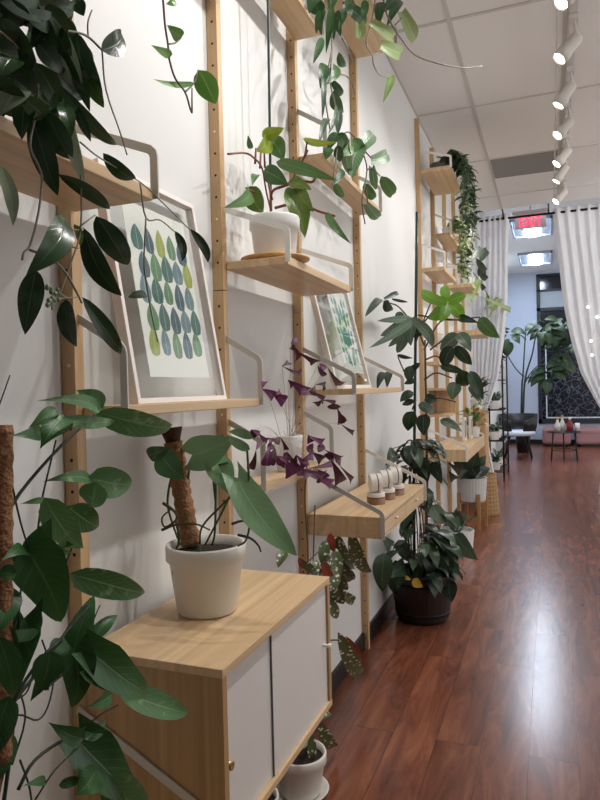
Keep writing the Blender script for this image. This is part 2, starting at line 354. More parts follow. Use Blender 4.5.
    def build(s, name, mat, parent=None, bevel=0, origin=None):
        if name in ('foliage', 'stems', 'vines', 'aerial_roots', 'trunk'): s.v = [V((max(p.x, .02), p.y, p.z)) for p in s.v]
        o0 = parent_loc(parent) if parent else (V(origin) if origin else V((0, 0, 0)))
        me = bpy.data.meshes.new(name)
        me.from_pydata([tuple(p-o0) for p in s.v], [], s.f)
        uvl = me.uv_layers.new(name='UVMap')
        li = [l.vertex_index for l in me.loops]
        flat = [c for i in li for c in s.uv[i]]
        uvl.data.foreach_set('uv', flat)
        mats = mat if isinstance(mat, (list, tuple)) else [mat]
        for m in mats: me.materials.append(m)
        me.polygons.foreach_set('material_index', s.mi)
        me.polygons.foreach_set('use_smooth', s.sm); me.update()
        o = bpy.data.objects.new(name, me); COL.objects.link(o)
        if parent: o.parent = parent
        else: o.location = o0
        if bevel:
            bv = o.modifiers.new('bevel', 'BEVEL'); bv.width = bevel; bv.segments = 2; bv.limit_method = 'ANGLE'
        return o
def parent_loc(o):
    p = V(o.location)
    while o.parent: o = o.parent; p = p+V(o.location)
    return p
def sinp(a, e=1.0): return lambda t: max(0, math.sin(PI*t**a))**e
SHAPES = {
    'lance': (lambda t: (max(t, 0)**.7*max(0, 1-t)**.9)/.335, 0),
    'ovate': (lambda t: (max(t, 0)**.52*max(0, 1-t)**.95)/.38, 0),
    'acute': (lambda t: (max(t, 0)**.5*max(0, 1-t)**1.25)/.351, .15),
    'round': (sinp(.8, .6), 0),
    'strap': (sinp(.9, .5), 0),
    'heart': (lambda t: (.55+.45*math.sin(PI*min(t/.55, 1)*.5+0)) * (1 if t < .3 else math.cos((t-.3)/.7*PI/2)**.75), .42),
    'arrow': (lambda t: (.62+.38*min(t/.25, 1)) * (1 if t < .22 else max(0, 1-(t-.22)/.78)**.72), .5),
    'tri': (lambda t: min(1, .06+1.05*t) if t < .93 else .8, 0),
    'finger': (lambda t: (.5+.5*min(1, t/.35)) * (1 if t < .5 else max(0, math.cos((t-.5)/.5*PI/2))**.6), 0),
}
def empty(name, loc, label, cat, group=None):
    o = bpy.data.objects.new(name, None); COL.objects.link(o); o.location = loc; o.empty_display_size = .05
    o['label'] = label; o['category'] = cat
    if group: o['group'] = group
    return o
def tag(o, label, cat, group=None, kind=None):
    o['label'] = label; o['category'] = cat
    if group: o['group'] = group
    if kind: o['kind'] = kind
    return o
def struct(o, label, cat):
    o['kind'] = 'structure'; o['label'] = label; o['category'] = cat; return o
def copy_tree(o, parent=None):
    c = o.copy(); COL.objects.link(c)
    if parent: c.parent = parent
    for ch in list(o.children): copy_tree(ch, c)
    return c

# leaf placed from measured picture points on known planes of the room
def PXL(mb, l, pl, shape='ovate', mi=0):
    """l = x0,y0,x1,y1,w[,roll[,bow]]; pl(x,y)->world point"""
    x0, y0, x1, y1, w = l[:5]; roll = l[5] if len(l) > 5 else rnd.uniform(-25, 25); bow = l[6] if len(l) > 6 else rnd.uniform(.04, .12)
    b = pl(x0, y0); t = pl(x1, y1)
    t = t+(CAM-t).normalized()*rnd.uniform(-.02, .02)*(t-b).length*4
    d = (t-b).normalized(); mid = (b+t)/2; v = (CAM-mid).normalized(); n = (v-d*v.dot(d)).normalized()
    n = Matrix.Rotation(math.radians(roll), 3, d) @ n
    ww = w*depth(mid)/FPX/max(.5, abs(math.cos(math.radians(roll))))
    mb.leaf(b, t, n, ww, shape, bow=bow, mi=mi, wave=.06)
def planeX(X, j=0): return lambda x, y: onX(x, y, X+rnd.uniform(-j, j))
def planeY(Y, j=0):
    def f(x, y):
        p = onY(x, y, Y+rnd.uniform(-j, j))
        return p if p.x > .075 else onX(x, y, .075+rnd.uniform(0, .02))
    return f
def stems(mb, lines, pl, wpx, mi=0, taper=.8):
    for ln in lines:
        w = wpx
        pts = [pl(*p) for p in ln]; r = w*depth(pts[0])/FPX/2
        mb.tube(pts, r, r*taper, n=6, mi=mi)
def pot(e, c, r0, r1, h, mat, rim=.012, soil=True, name='pot', band=0):
    c = V(c); mb = MB()
    pr = [(0, 0), (r0*.94, 0), (r0, .006)]
    if band: pr += [(r0+(r1-r0)*.72, h*(1-band)), (r1*1.02, h*(1-band)+.004)]
    pr += [(r1*(1.02 if band else 1), h-.004), (r1, h), (r1-.006, h), (r1-.009, h-.02), (r1*.86, h-.04), (0, h-.04)]
    mb.lathe(c, pr, 40); mb.build(name, mat, e)
    if soil:
        s = MB(); s.lathe(c+V((0, 0, h-.022)), [(r1*.9, 0), (r1*.55, .006), (0, .004)], 24); s.build('soil', M['soil'], e)

# ================================================================ SETTING
CH, CH2, CEND, YEND, XR, YB = 3.395, 3.8, 8.0, 15.3, 4.6, -1.6
struct(MB().box((-.0, YB, -.1), (XR, YEND, 0)).build('floor', M['floor']), 'glossy reddish brown wood plank floor', 'floor')
struct(MB().box((-.12, YB, -.1), (0, YEND+.1, CH2+.1)).build('wall_left', M['wall']), 'long white wall carrying the bamboo shelves', 'wall')
struct(MB().box((0, YB, CH), (XR, CEND, CH2+.1)).build('ceiling', M['ceiling']), 'white tiled dropped ceiling over the shop', 'ceiling')
struct(MB().box((0, CEND, CH2), (XR, YEND, CH2+.1)).build('ceiling_front', M['ceil2']), 'raised pale ceiling beyond the curtains', 'ceiling')
struct(MB().box((0, .0, 0), (.014, YEND, .085)).build('baseboard_left', M['base']), 'black baseboard along the white shelf wall', 'baseboard')
g = MB()
for x in (.42, 1.03, 1.64, 2.25, 2.86, 3.47, 4.08):
    g.box((x-.012, YB, CH-.004), (x+.012, CEND, CH))
for y in (-1.12, .1, 1.32, 2.54, 3.76, 4.98, 6.2, 7.42):
    g.box((.014, y-.012, CH-.0045), (XR, y+.012, CH))
g.box((0, YB, CH-.006), (.014, CEND, CH))
struct(g.build('trim_1', M['grid']), 'thin metal grid between the ceiling tiles', 'trim')
e = empty('ceiling_vent', (.725, 6.5, CH-.008), 'grey panel set among the white ceiling tiles before the curtains', 'vent')
MB().box((.44, 6.215, CH-.008), (1.01, 6.78, CH-.002)).build('panel', M['greytile'], e)

struct(MB().box((-.12, YB-.1, 0), (XR, YB, CH)).build('shade_wall_front', M['wall']), 'white wall added behind the camera to block light', 'wall')  # unseen wall, added to keep light off the near side faces
struct(MB().box((2.4, YB, 0), (2.5, 1.3, CH)).build('shade_wall_right', M['wall']), 'white partition added right of the camera to dim the near area', 'wall')  # unseen partition, added to cut ambient light near the camera
# end wall with window
WX0, WX1, WZ0, WZ1 = .66, 3.6, .45, 3.25
w = MB()
w.box((-.0, YEND, 0), (WX0, YEND+.12, CH2)); w.box((WX1, YEND, 0), (XR, YEND+.12, CH2))
w.box((WX0, YEND, 0), (WX1, YEND+.12, WZ0)); w.box((WX0, YEND, 3.74), (WX1, YEND+.12, CH2))
struct(w.build('wall_back', M['wallcool']), 'pale blue white wall around the front window', 'wall')
struct(MB().box((0, YEND-.012, 0), (WX1, YEND, .1)).build('baseboard_back', M['base']), 'dark baseboard below the front window', 'baseboard')
we = bpy.data.objects.new('window_1', None); COL.objects.link(we); we.location = (WX0, YEND, WZ0); struct(we, 'large dark shop window with frosted line drawings', 'window')
fr = MB()
fr.box((WX0, YEND-.03, WZ0), (WX0+.075, YEND+.08, 3.74)); fr.box((WX1-.075, YEND-.03, WZ0), (WX1, YEND+.08, 3.74))
fr.box((WX0, YEND-.03, WZ0), (WX1, YEND+.08, WZ0+.1)); fr.box((WX0, YEND-.03, 2.93), (WX1, YEND+.08, 3.0)); fr.box((WX0, YEND-.03, 3.36), (WX1, YEND+.08, 3.40)); fr.box((WX0, YEND-.03, 3.7), (WX1, YEND+.08, 3.74))
fr.build('frame', M['winframe'], we)
MB().box((WX0+.075, YEND+.03, WZ0+.1), (WX1-.075, YEND+.04, 2.93)).build('pane', M['night'], we)
MB().box((WX0+.075, YEND+.02, 3.0), (WX1-.075, YEND+.04, 3.36)).build('transom_panel', M['wingrey'], we)
MB().box((WX0+.075, YEND+.03, 3.40), (WX1-.075, YEND+.04, 3.70)).build('upper_pane', M['night'], we)
tm = MB(); tm.box((WX0+.16, YEND+.005, WZ0+.115), (WX1-.1, YEND+.028, WZ0+.145)); tm.box((WX0+.16, YEND+.005, WZ0+.145), (WX0+.185, YEND+.028, 2.2))
tm.build('white_line', M['wintrim'], we)
for (x, z, a) in ((.93, 2.62, .05), (.93, 2.52, .05), (.98, 2.4, .09), (1.14, 2.36, .11)):
    q = MB(); q.box((x, YEND+.012, z), (x+a, YEND+.02, z+.045)); q.build('window_marking', M['wintrim'], we)

# ================================================================ SHELF SYSTEM
Pn = [.419, 1.062, 1.705, 2.335, 3.19]
Pf = [4.90, 5.545, 6.19, 6.833, 7.476]
PD, PW = .034, .027
def post(y, z1, label, grp='bamboo shelf uprights', holes=True):
    e = empty('shelf_upright', (PD/2, y, 0), label, 'shelf upright', grp)
    seam = 1.63
    for (za, zb) in ((0, seam-.0015), (seam+.0015, z1)):
        mb = MB().box((0.001, y-PW/2, za), (PD, y+PW/2, zb))
        if holes:
            z = .06
            while z < zb-.03:
                if z > za+.02:
                    m = 2 if rnd.random() < .1 else 1
                    mb.lathe((PD*.55, y-PW/2+.001, z), [(0, .0018), (.0036, .0018), (.0036, 0)], 8, axis=(0, -1, 0), mi=m, smooth=False)
                z += .0635
        mb.build('post', [M['bam_z'], M['hole'], M['pin']], e)
    return e
ordw = ['upright left of the camera beside the leafy plant', 'bamboo upright behind the dark hanging hoya and the leafy plant at left', 'bamboo upright right of the large framed leaf print',
        'bamboo upright between the potted philodendron shelf and the purple oxalis', 'bamboo upright at the far end of the drawer shelf']
for i, y in enumerate(Pn):
    if i: post(y, 3.36, ordw[i])
for i, y in enumerate(Pf):
    post(y, 3.34, ['bamboo upright beside the top of the tall green stake', 'second bamboo upright of the far shelves, under the trailing pothos', 'third bamboo upright of the far shelves, behind the pothos',
                   'fourth bamboo upright of the far shelves, by the hanging white pot', 'last bamboo upright before the left curtain'][i], holes=False)

def strap(mb, pts, w, th, y):
    """flat metal strap in the plane Y=y following points (x,z)"""
    pts = [V((p[0], 0, p[1])) for p in pts]; vs = []; n = len(pts); fs = []
    for i, p in enumerate(pts):
        d1 = (pts[i]-pts[i-1]).normalized() if i else None; d2 = (pts[i+1]-pts[i]).normalized() if i < n-1 else None
        d = ((d1 or d2)+(d2 or d1)).normalized(); nr = V((-d.z, 0, d.x)); k = 1/max(.5, nr.dot(V((-(d1 or d2).z, 0, (d1 or d2).x))))
        for s in (-1, 1):
            for q in (-1, 1): vs.append(V((p.x, y, p.z))+nr*(s*w/2*k)+V((0, q*th/2, 0)))
    for i in range(n-1):
        a = i*4; b = a+4
        fs += [(a, b, b+1, a+1), (a+2, a+3, b+3, b+2), (a, a+2, b+2, b), (a+1, b+1, b+3, a+3)]
    fs += [(0, 1, 3, 2), (4*n-4, 4*n-2, 4*n-1, 4*n-3)]
    mb.add(vs, fs, smooth=False)
def bracket(e, y, x1, zt, zback, zfront, mat, inside=1, wd=.0165):
    mb = MB(); r = .009
    fx = x1-.006
    dx = fx-PD; dz = zfront-zback; ln = math.hypot(dx, dz)
    pts = [(PD*.4, zback-dz/dx*PD*.6*-1 if False else zback+abs(dz)/dx*PD*.5), (fx-r*dx/ln*1.2, zfront-r*dz/ln*1.2), (fx-r*.25, zfront-r*.35), (fx, zfront-r*1.3), (fx, zt-.018)]
    strap(mb, pts, wd, .004, y)
    return mb.build('bracket', mat, e)
def shelf(y0, y1, x1, zt, th, label, zback, zfront, bl=1, br=1, bmat=None, grp='bamboo wall shelves'):
    e = empty('bamboo_shelf', (x1/2, (y0+y1)/2, zt-th), label, 'shelf', grp)
    a, b = y0+PW/2+.006, y1-PW/2-.006
    a, b = y0+.002, y1-.002
    mb = MB(); mb.box((PD+.002, a, zt-th), (x1, b, zt)); mb.build('board', M['bam_y'], e, bevel=.002)
    bm = bmat or M['bracket']
    if bl: bracket(e, y0-.0025+.001, x1+.008, zt, zback, zfront, bm)
    if br: bracket(e, y1+.0015, x1+.008, zt, zback, zfront, bm)
    return e
P0, P1, P2, P3, P4 = Pn
shelf(P0, P1-.003, .222, 1.722, .022, 'bamboo shelf at upper left under the dark hanging hoya', 1.872, 1.795)
shelf(P1+.003, P2-.003, .138, 1.312, .022, 'narrow bamboo shelf holding the large framed leaf print', 1.49, 1.425)
shelf(P2+.003, P3-.003, .232, 1.715, .024, 'bamboo shelf holding the white pot on a wood tray', 1.87, 1.79, bmat=M['bracketw'])
shelf(P2+.003, P3-.003, .14, 1.06, .022, 'narrow bamboo shelf holding the purple oxalis', 1.245, 1.185)
shelf(P2+.003, P3-.003, .14, 2.683, .022, 'high bamboo shelf above the green stake, cut by the photo top', 2.85, 2.80)
shelf(P3+.003, P4-.003, .232, 1.333, .022, 'bamboo shelf holding the turquoise framed print', 1.49, 1.385)
shelf(P3+.003, P4-.003, .14, 2.228, .022, 'high narrow bamboo shelf under the variegated heart leaf plant', 2.40, 2.33)
shelf(P3+.003, P4-.003, .235, 3.012, .022, 'topmost bamboo shelf, near the ceiling beside the long tendril', 3.18, 3.10)
shelf(P1+.003, P2-.003, .232, 2.62, .022, 'bamboo shelf above the photo holding the light green vine', 2.80, 2.72)
# desk shelf lower left (its bracket slopes across the cabinet side)
e = empty('bamboo_shelf', (.15, .74, .40), 'low bamboo shelf at bottom left under the leafy plant, grey strap bracket', 'shelf', 'bamboo wall shelves')
MB().box((PD+.002, P0+.003, .43), (.345, P1-.025, .452)).build('board', M['bam_y'], e, bevel=.002)
sb_ = MB(); strap(sb_, [(.02, .70), (.325, .545), (.34, .53), (.345, .51), (.345, .43)], .017, .004, P1-.018); sb_.build('bracket', M['bracket'], e)
# drawer shelf P3-P4
e = empty('drawer_shelf', (.17, (P3+P4)/2, .775), 'deep bamboo shelf with two slim drawers holding the jars', 'shelf', 'bamboo wall shelves')
mb = MB(); x1, za, zb = .333, .772, .853
mb.box((PD+.002, P3+.003, zb-.014), (x1, P4-.003, zb)); mb.box((PD+.002, P3+.003, za), (x1-.002, P4-.003, za+.008))
for yy in (P3+.003, (P3+P4)/2-.006, P4-.015): mb.box((PD+.002, yy, za+.008), (x1-.002, yy+.012, zb-.014))
mb.box((PD+.002, P3+.015, za+.008), (PD+.012, P4-.015, zb-.014))
mb.build('body', M['bam_y'], e, bevel=.0015)
for (ya, yb) in ((P3+.018, (P3+P4)/2-.008), ((P3+P4)/2+.008, P4-.018)):
    d = MB().box((x1-.02, ya, za+.011), (x1-.003, yb, zb-.017)).build('drawer', M['bam_y'], e)
    k = MB(); k.lathe((x1-.004, (ya+yb)/2, (za+zb)/2), [(0, .012), (.006, .012), (.008, .009), (.004, .004), (.004, 0)], 14, axis=(1, 0, 0)); o = k.build('knob', M['knobw'], e); o.parent = d
bracket(e, P3-.0015, x1+.006, za+.018, 1.02, .868, M['bracket'])
bracket(e, P4+.0015, x1+.006, za+.018, 1.02, .868, M['bracketw'])

# cabinet
CX, CY0, CY1, CZ0, CZ1 = .350, 1.046, 1.665, .472, .824
e = empty('mounted_cabinet', (.19, (CY0+CY1)/2, CZ0), 'bamboo wall cabinet with two white sliding doors under the potted plant', 'cabinet')
t = .017; xb = PD+.002
MB().box((xb, CY0, CZ1-t), (CX, CY1, CZ1)).build('top', M['bam_y'], e, bevel=.0015)
MB().box((xb, CY0, CZ0), (CX, CY1, CZ0+t)).build('bottom', M['bam_y'], e, bevel=.0015)
for ya in (CY0+.001, CY1-t-.001): MB().box((xb, ya, CZ0+t), (CX-.001, ya+t, CZ1-t)).build('side_panel', M['bam_side'], e)
MB().box((xb, CY0+t, CZ0+t), (xb+.006, CY1-t, CZ1-t)).build('back_panel', M['bam_side'], e)
ym = 1.285
d1 = MB().box((CX-.0165, CY0+t+.001, CZ0+t+.001), (CX-.0115, ym+.03, CZ1-t-.001)).build('door', M['door'], e)
d2 = MB().box((CX-.0105, ym, CZ0+t+.001), (CX-.007, CY1-t-.001, CZ1-t-.001)).build('door', M['door'], e)
d2s = MB().box((CX-.0106, ym-.001, CZ0+t+.001), (CX-.0068, ym, CZ1-t-.001)).build('door_edge', M['dark'], e); d2s.parent = d2
k = MB(); k.lathe((CX-.0115, CY0+t+.02, .625), [(0, .006), (.005, .006), (.0085, .008), (.0085, 0)], 16, axis=(1, 0, 0)); o = k.build('knob', M['brass'], e); o.parent = d1
k = MB(); k.lathe((CX-.007, CY1-t-.028, .652), [(0, .022), (.0065, .022), (.0075, .018), (.004, .012), (.004, 0)], 16, axis=(1, 0, 0)); o = k.build('knob', M['knobw'], e); o.parent = d2

# ================================================================ FRAMED PRINTS
def leaning_frame(name, label, y0, y1, xb, zb, xt, zt, barw, depth_, fmat, paper, art):
    e = empty(name, ((xb+xt)/2, (y0+y1)/2, zb), label, 'framed print')
    O = V((xb, y0, zb)); U = V((0, y1-y0, 0)); W = V((xt-xb, 0, zt-zb)); nn = U.cross(W).normalized()
    if nn.x < 0: nn = -nn
    uy = V((0, 1, 0)); uw = W.normalized(); WW = y1-y0; HH = W.length
    def P(a, b, c): return O+uy*a+uw*b+nn*c
    def bar(mb, a0, a1, b0, b1, c0, c1): mb.hexa([P(a0, b0, c0), P(a1, b0, c0), P(a1, b1, c0), P(a0, b1, c0), P(a0, b0, c1), P(a1, b0, c1), P(a1, b1, c1), P(a0, b1, c1)])
    f = MB(); c0, c1 = -depth_, 0
    bar(f, 0, WW, 0, barw, c0, c1); bar(f, 0, WW, HH-barw, HH, c0, c1); bar(f, 0, barw, barw, HH-barw, c0, c1); bar(f, WW-barw, WW, barw, HH-barw, c0, c1)
    f.build('frame', fmat, e, bevel=.001)
    gl = MB(); bar(gl, barw*.8, WW-barw*.8, barw*.8, HH-barw*.8, -.006, -.0045); gl.build('glass_pane', M['glass'], e)
    a0, a1, b0, b1 = paper
    p = MB(); bar(p, a0, a1, b0, b1, -.0095, -.0085); pp = p.build('print_paper', M['paper'], e)
    art(P, paper, e, pp)
    return e
def ptc(c, n): return plain(n, c, .8, noise=.35, nscale=90)
def art_leaves(P, paper, e, pp):
    a0, a1, b0, b1 = paper; mats = [ptc((66, 118, 112), 'ink_teal'), ptc((116, 146, 156), 'ink_blue'), ptc((104, 150, 108), 'ink_green'), ptc((172, 186, 84), 'ink_yellow'), ptc((70, 104, 122), 'ink_slate')]
    mb = MB(); r2 = random.Random(3); cols = 5; rows = 5
    pick = [3, 1, 2, 4, 2, 2, 0, 4, 1, 0, 1, 0, 2, 4, 1, 4, 2, 0, 1, 3, 0, 4, 3, 2, 4]
    ww = (a1-a0)*.90; hh = (b1-b0)*.74; k = 0
    for j in range(rows):
        for i in range(cols):
            cx = a0+(a1-a0)*.06+ww*(i+.5)/cols+(.2*ww/cols if j % 2 else -.04*ww/cols)
            cz = b0+(b1-b0)*.13+hh*(j+.5)/rows+r2.uniform(-.004, .004)
            L_ = hh/rows*1.1*r2.uniform(.9, 1.08); wd = ww/cols*.98*r2.uniform(.8, 1.05)
            vs = [P(cx, cz, -.0082)]; n = 16
            for q in range(n):
                t = q/(n-1); s_ = 1
                vs.append(None)
            pts = []
            for q in range(9):
                t = q/8; h = wd/2*(max(0, math.sin(PI*min(1, t**.72)))**.75 if t > 0 else .0)
                pts.append((h, -L_/2+L_*t))
            ring = [(h, z) for h, z in pts]+[(-h, z) for h, z in pts[-2:0:-1]]
            vs = [P(cx, cz, -.0082)]+[P(cx+h, cz+z+(-.06*L_ if abs(h) > wd*.2 and z < -L_*.3 else 0), -.0082) for h, z in ring]
            m = len(ring)
            mb.add(vs, [(0, 1+q, 1+(q+1) % m) for q in range(m)], mi=pick[k % 25], smooth=False)
            # pale midrib
            mb.add([P(cx-.0007, cz-L_*.45, -.0080), P(cx+.0007, cz-L_*.45, -.0080), P(cx+.0005, cz+L_*.4, -.0080), P(cx-.0005, cz+L_*.4, -.0080)], [(0, 1, 2, 3)], mi=5, smooth=False)
            k += 1
    mats.append(plain('ink_pale', (206, 218, 196), .8))
    o = mb.build('leaf_illustration', mats, e); o.parent = pp
def art_plant(P, paper, e, pp):
    a0, a1, b0, b1 = paper; t = [ptc((84, 160, 150), 'ink_turquoise'), ptc((120, 184, 172), 'ink_mint')]
    mb = MB(); cx = (a0+a1)/2; hz = b1-b0; w_ = a1-a0; r2 = random.Random(5)
    def lf(x, z, L_, wd, ang, m):
        d = (math.sin(ang), math.cos(ang)); s = (d[1], -d[0]); ring = []
        for q in range(7):
            tt = q/6; h = wd/2*max(0, math.sin(PI*tt**.8))
            ring.append((h, L_*tt))
        ring = ring+[(-h, z_) for h, z_ in ring[-2:0:-1]]
        vs = [P(x+d[0]*L_/2, z+d[1]*L_/2, -.0082)]+[P(x+s[0]*h+d[0]*q, z+s[1]*h+d[1]*q, -.0082) for h, q in ring]; n = len(ring)
        mb.add(vs, [(0, 1+i, 1+(i+1) % n) for i in range(n)], mi=m, smooth=False)
    lf(cx, b0+hz*.30, hz*.28, w_*.36, 0, 0)
    for sg in (-1, 1):
        for j in range(7):
            z = b0+hz*(.10+.115*j)
            lf(cx+sg*w_*.16, z, hz*.13, w_*.12, sg*(.5 if j % 2 else .15), j % 2)
            lf(cx+sg*w_*.30, z+hz*.02, hz*.11, w_*.10, sg*(.9 if j % 2 else .35), (j+1) % 2)
    for x in (-.1, .1, 0): lf(cx+w_*x, b0+hz*.62, hz*.22, w_*.12, x*3, 0)
    for x in (-.08, .08): lf(cx+w_*x, b0+hz*.08, hz*.18, w_*.12, x*2, 0)
    o = mb.build('plant_illustration', t, e); o.parent = pp
leaning_frame('framed_print', 'large pale frame with painted leaves in rows leaning on narrow shelf', 1.135, 1.53, .122, 1.3125, .036, 1.835, .012, .022, M['framepink'], (.072, .335, .06, .465), art_leaves)
leaning_frame('framed_print', 'smaller frame with turquoise plant print behind the purple leaves', 2.37, 2.875, .16, 1.3335, .05, 1.80, .016, .022, M['framewhite'], (.20, .46, .07, .44), art_plant)

# ================================================================ JARS
def jar(c, lying, label, s=1.0):
    e = empty('cosmetic_jar', c, label, 'jar', 'white topped jars on the drawer shelf')
    c = V(c); r = (.038 if not lying else .040)*s
    ax = V((0, 0, 1)) if not lying else V((.88, .47, .04)).normalized()
    if lying: c0 = c+V((0, 0, r))-ax*.022
    else: c0 = c
    MB().lathe(c0, [(0, 0), (r*.99, 0), (r*.99, 0), (r, .001), (r, .028), (r*.9, .029), (0, .029)], 32, axis=ax, smooth=False).build('jar_body', M['copper'] if not lying else M['jarwhite'], e)
    MB().lathe(c0+ax*.0285, [(0, 0), (r*.99, 0), (r*.99, .015), (r*.96, .018), (0, .018)], 32, axis=ax, smooth=False).build('lid', M['jarwhite'] if not lying else M['jarwhite'], e)
    MB().lathe(c0+ax*.026, [(r*.6, 0), (r*1.008, 0), (r*1.008, .004), (r*.6, .004)], 28, axis=ax).build('lid_band', M['jardark'], e)
jz = .8532
for i, (y, x) in enumerate(((2.62, .235), (2.74, .250), (2.86, .265))):
    jar((x, y, jz), False, ['nearest upright jar with a white lid on the drawer shelf', 'middle upright jar with a white lid on the drawer shelf', 'farthest upright jar with a white lid on the drawer shelf'][i])
    jar((x-.004, y+.004, jz+.0472), True, ['white jar lying on its side on the nearest upright jar', 'white jar lying on its side on the middle upright jar', 'white jar lying on its side on the farthest upright jar'][i], .96)

exec_plants = True
# ================================================================ PLANTS
def plant(name, loc, label): return empty(name, loc, label, 'plant')
# ---- A hoya, upper left
e = plant('hanging_hoya', (.15, .66, 1.7225), 'dark green hoya with long glossy leaves trailing at upper left')
pot(e, (.13, .62, 1.7225), .07, .09, .15, M['pot'])
pl = planeX(.30, .012)
A = [(0, 18, 37, 66, 30), (0, 2, 45, 8, 20), (40, 5, 64, 38, 22), (76, 32, 103, 98, 25, 20), (0, 60, 18, 92, 22), (20, 58, 0, 78, 22), (10, 40, 30, 80, 24), (55, 82, 117, 145, 14), (33, 116, 58, 196, 24, 5),
     (46, 110, 72, 160, 25), (75, 105, 91, 142, 10), (58, 174, 110, 209, 14), (103, 153, 136, 178, 15), (63, 216, 26, 275, 28), (36, 270, 25, 335, 24), (84, 228, 122, 296, 22, 15), (96, 216, 128, 265, 26), (66, 299, 77, 347, 18),
     (82, 297, 121, 354, 16), (101, 50, 121, 32, 22), (190, 229, 208, 263, 9), (128, 297, 147, 297, 8), (175, 231, 182, 262, 9), (20, 12, 60, 20, 20), (50, 20, 70, 60, 18), (30, 90, 22, 140, 22), (50, 60, 82, 100, 18), (20, 95, 48, 120, 20),
     (0, 30, 22, 55, 24), (35, 40, 62, 74, 20), (58, 45, 84, 92, 16), (0, 85, 25, 105, 22), (28, 2, 75, 3, 18), (42, 78, 52, 118, 18), (78, 60, 90, 112, 14), (-12, 40, 14, 74, 28), (-5, -4, 30, 22, 26), (72, 0, 84, 16, 14), (10, 75, 36, 100, 24), (60, 100, 70, 140, 16),
     (15, -5, 45, 28, 26), (30, 10, 58, 48, 22), (14, 50, 44, 90, 24), (34, 62, 58, 108, 22), (-8, 70, 20, 110, 24), (48, 34, 76, 76, 18)]
B_ = [(30, 18, 44, 44, 13), (65, 33, 83, 85, 13), (50, 50, 73, 86, 13), (22, 84, 0, 116, 26), (66, 112, 84, 182, 14), (0, 165, 13, 226, 14)]
Cg = [(82, 75, 104, 108, 14), (74, 224, 80, 246, 8), (78, 40, 92, 70, 10)]
mb = MB()
for l in A: PXL(mb, l, pl, 'lance', 0)
for l in B_: PXL(mb, l, pl, 'lance', 1)
pd = planeX(.25, .05)
for k in range(30):
    x = rnd.uniform(-25, 70); y = rnd.uniform(-15, 105-max(0, x-20)*.5); a = rnd.uniform(-.5, .9)
    PXL(mb, (x, y, x+42*math.sin(a), y+42*math.cos(a), rnd.uniform(16, 24), rnd.uniform(-50, 50)), pd, 'lance', 0)
for l in Cg: PXL(mb, l, pl, 'lance', 2)
mb.build('foliage', [M['hoya'], M['hoyapale'], M['hoyagreen']], e)
mb = MB(); p3 = planeX(.30)
stems(mb, [[(-20, 20), (10, 40), (36, 72), (36, 110), (30, 145), (38, 165), (42, 180), (38, 215), (30, 245), (24, 252), (22, 260)], [(30, 250), (50, 258), (65, 272), (78, 295), (82, 303)], [(36, 72), (60, 88), (82, 122)],
           [(60, 30), (85, 35), (102, 50)]], p3, 3)
stems(mb, [[(80, 150), (81, 225), (72, 260), (60, 295), (66, 298), (78, 297)], [(78, 228), (95, 215)], [(102, 50), (106, 90), (120, 132), (127, 155)], [(80, 142), (100, 158), (140, 182), (165, 205), (190, 230)], [(146, 218), (144, 260), (146, 280), (152, 316), (158, 342)],
           [(140, 182), (146, 218), (160, 220), (175, 232)], [(60, 225), (75, 230), (84, 228)], [(88, 36), (88, 22), (92, 10)]], p3, 1.8)
mb.build('vines', M['vinegrey'], e)
mb = MB()
for k in range(14):
    p = onX(53+rnd.uniform(-6, 6), 297+rnd.uniform(-10, 12), .3); mb.lathe(p, [(0, -.004), (.003, -.002), (.003, .002), (0, .004)], 6)
mb.tube([onX(66, 298, .3), onX(57, 292, .3), onX(53, 297, .3), onX(52, 310, .3)], .0014)
mb.build('flower_buds', M['hoyapale'], e)

# ---- B light green vine
e = plant('trailing_vine', (.14, 1.3, 2.6205), 'single light green vine hanging down left of the upright at photo top')
pot(e, (.13, 1.28, 2.6205), .055, .07, .12, M['pot'])
pl = planeX(.235, .004); mb = MB()
for l in [(182, 37, 167, 25, 13, 0), (171, 54, 151, 45, 9, 0), (166, 52, 172, 55, 6), (195, 83, 153, 79, 6, 10, -.08), (199, 70, 216, 104, 22, 15), (175, 0, 166, 4, 8)]: PXL(mb, l, pl, 'ovate')
mb.build('foliage', M['vinegreen'], e)
mb = MB(); p3 = planeX(.235)
stems(mb, [[(150, -60), (160, -20), (163, 0), (165, 25), (168, 45), (169, 58), (175, 78), (185, 92), (190, 108), (192, 113)], ], p3, 2.6)
stems(mb, [[(169, 44), (175, 43), (181, 38)], [(185, 92), (194, 83), (198, 70)], [(192, 113), (192, 88)]], p3, 1.8)
mb.build('vines', M['stembrown'], e)
# connect vine to pot over the shelf edge
mb = MB(); mb.tube([V((.13, 1.28, 2.72)), V((.2, 1.27, 2.76)), V((.25, 1.27, 2.70)), onX(150, -60, .235)], .0022); mb.build('hanging_stem', M['stembrown'], e)

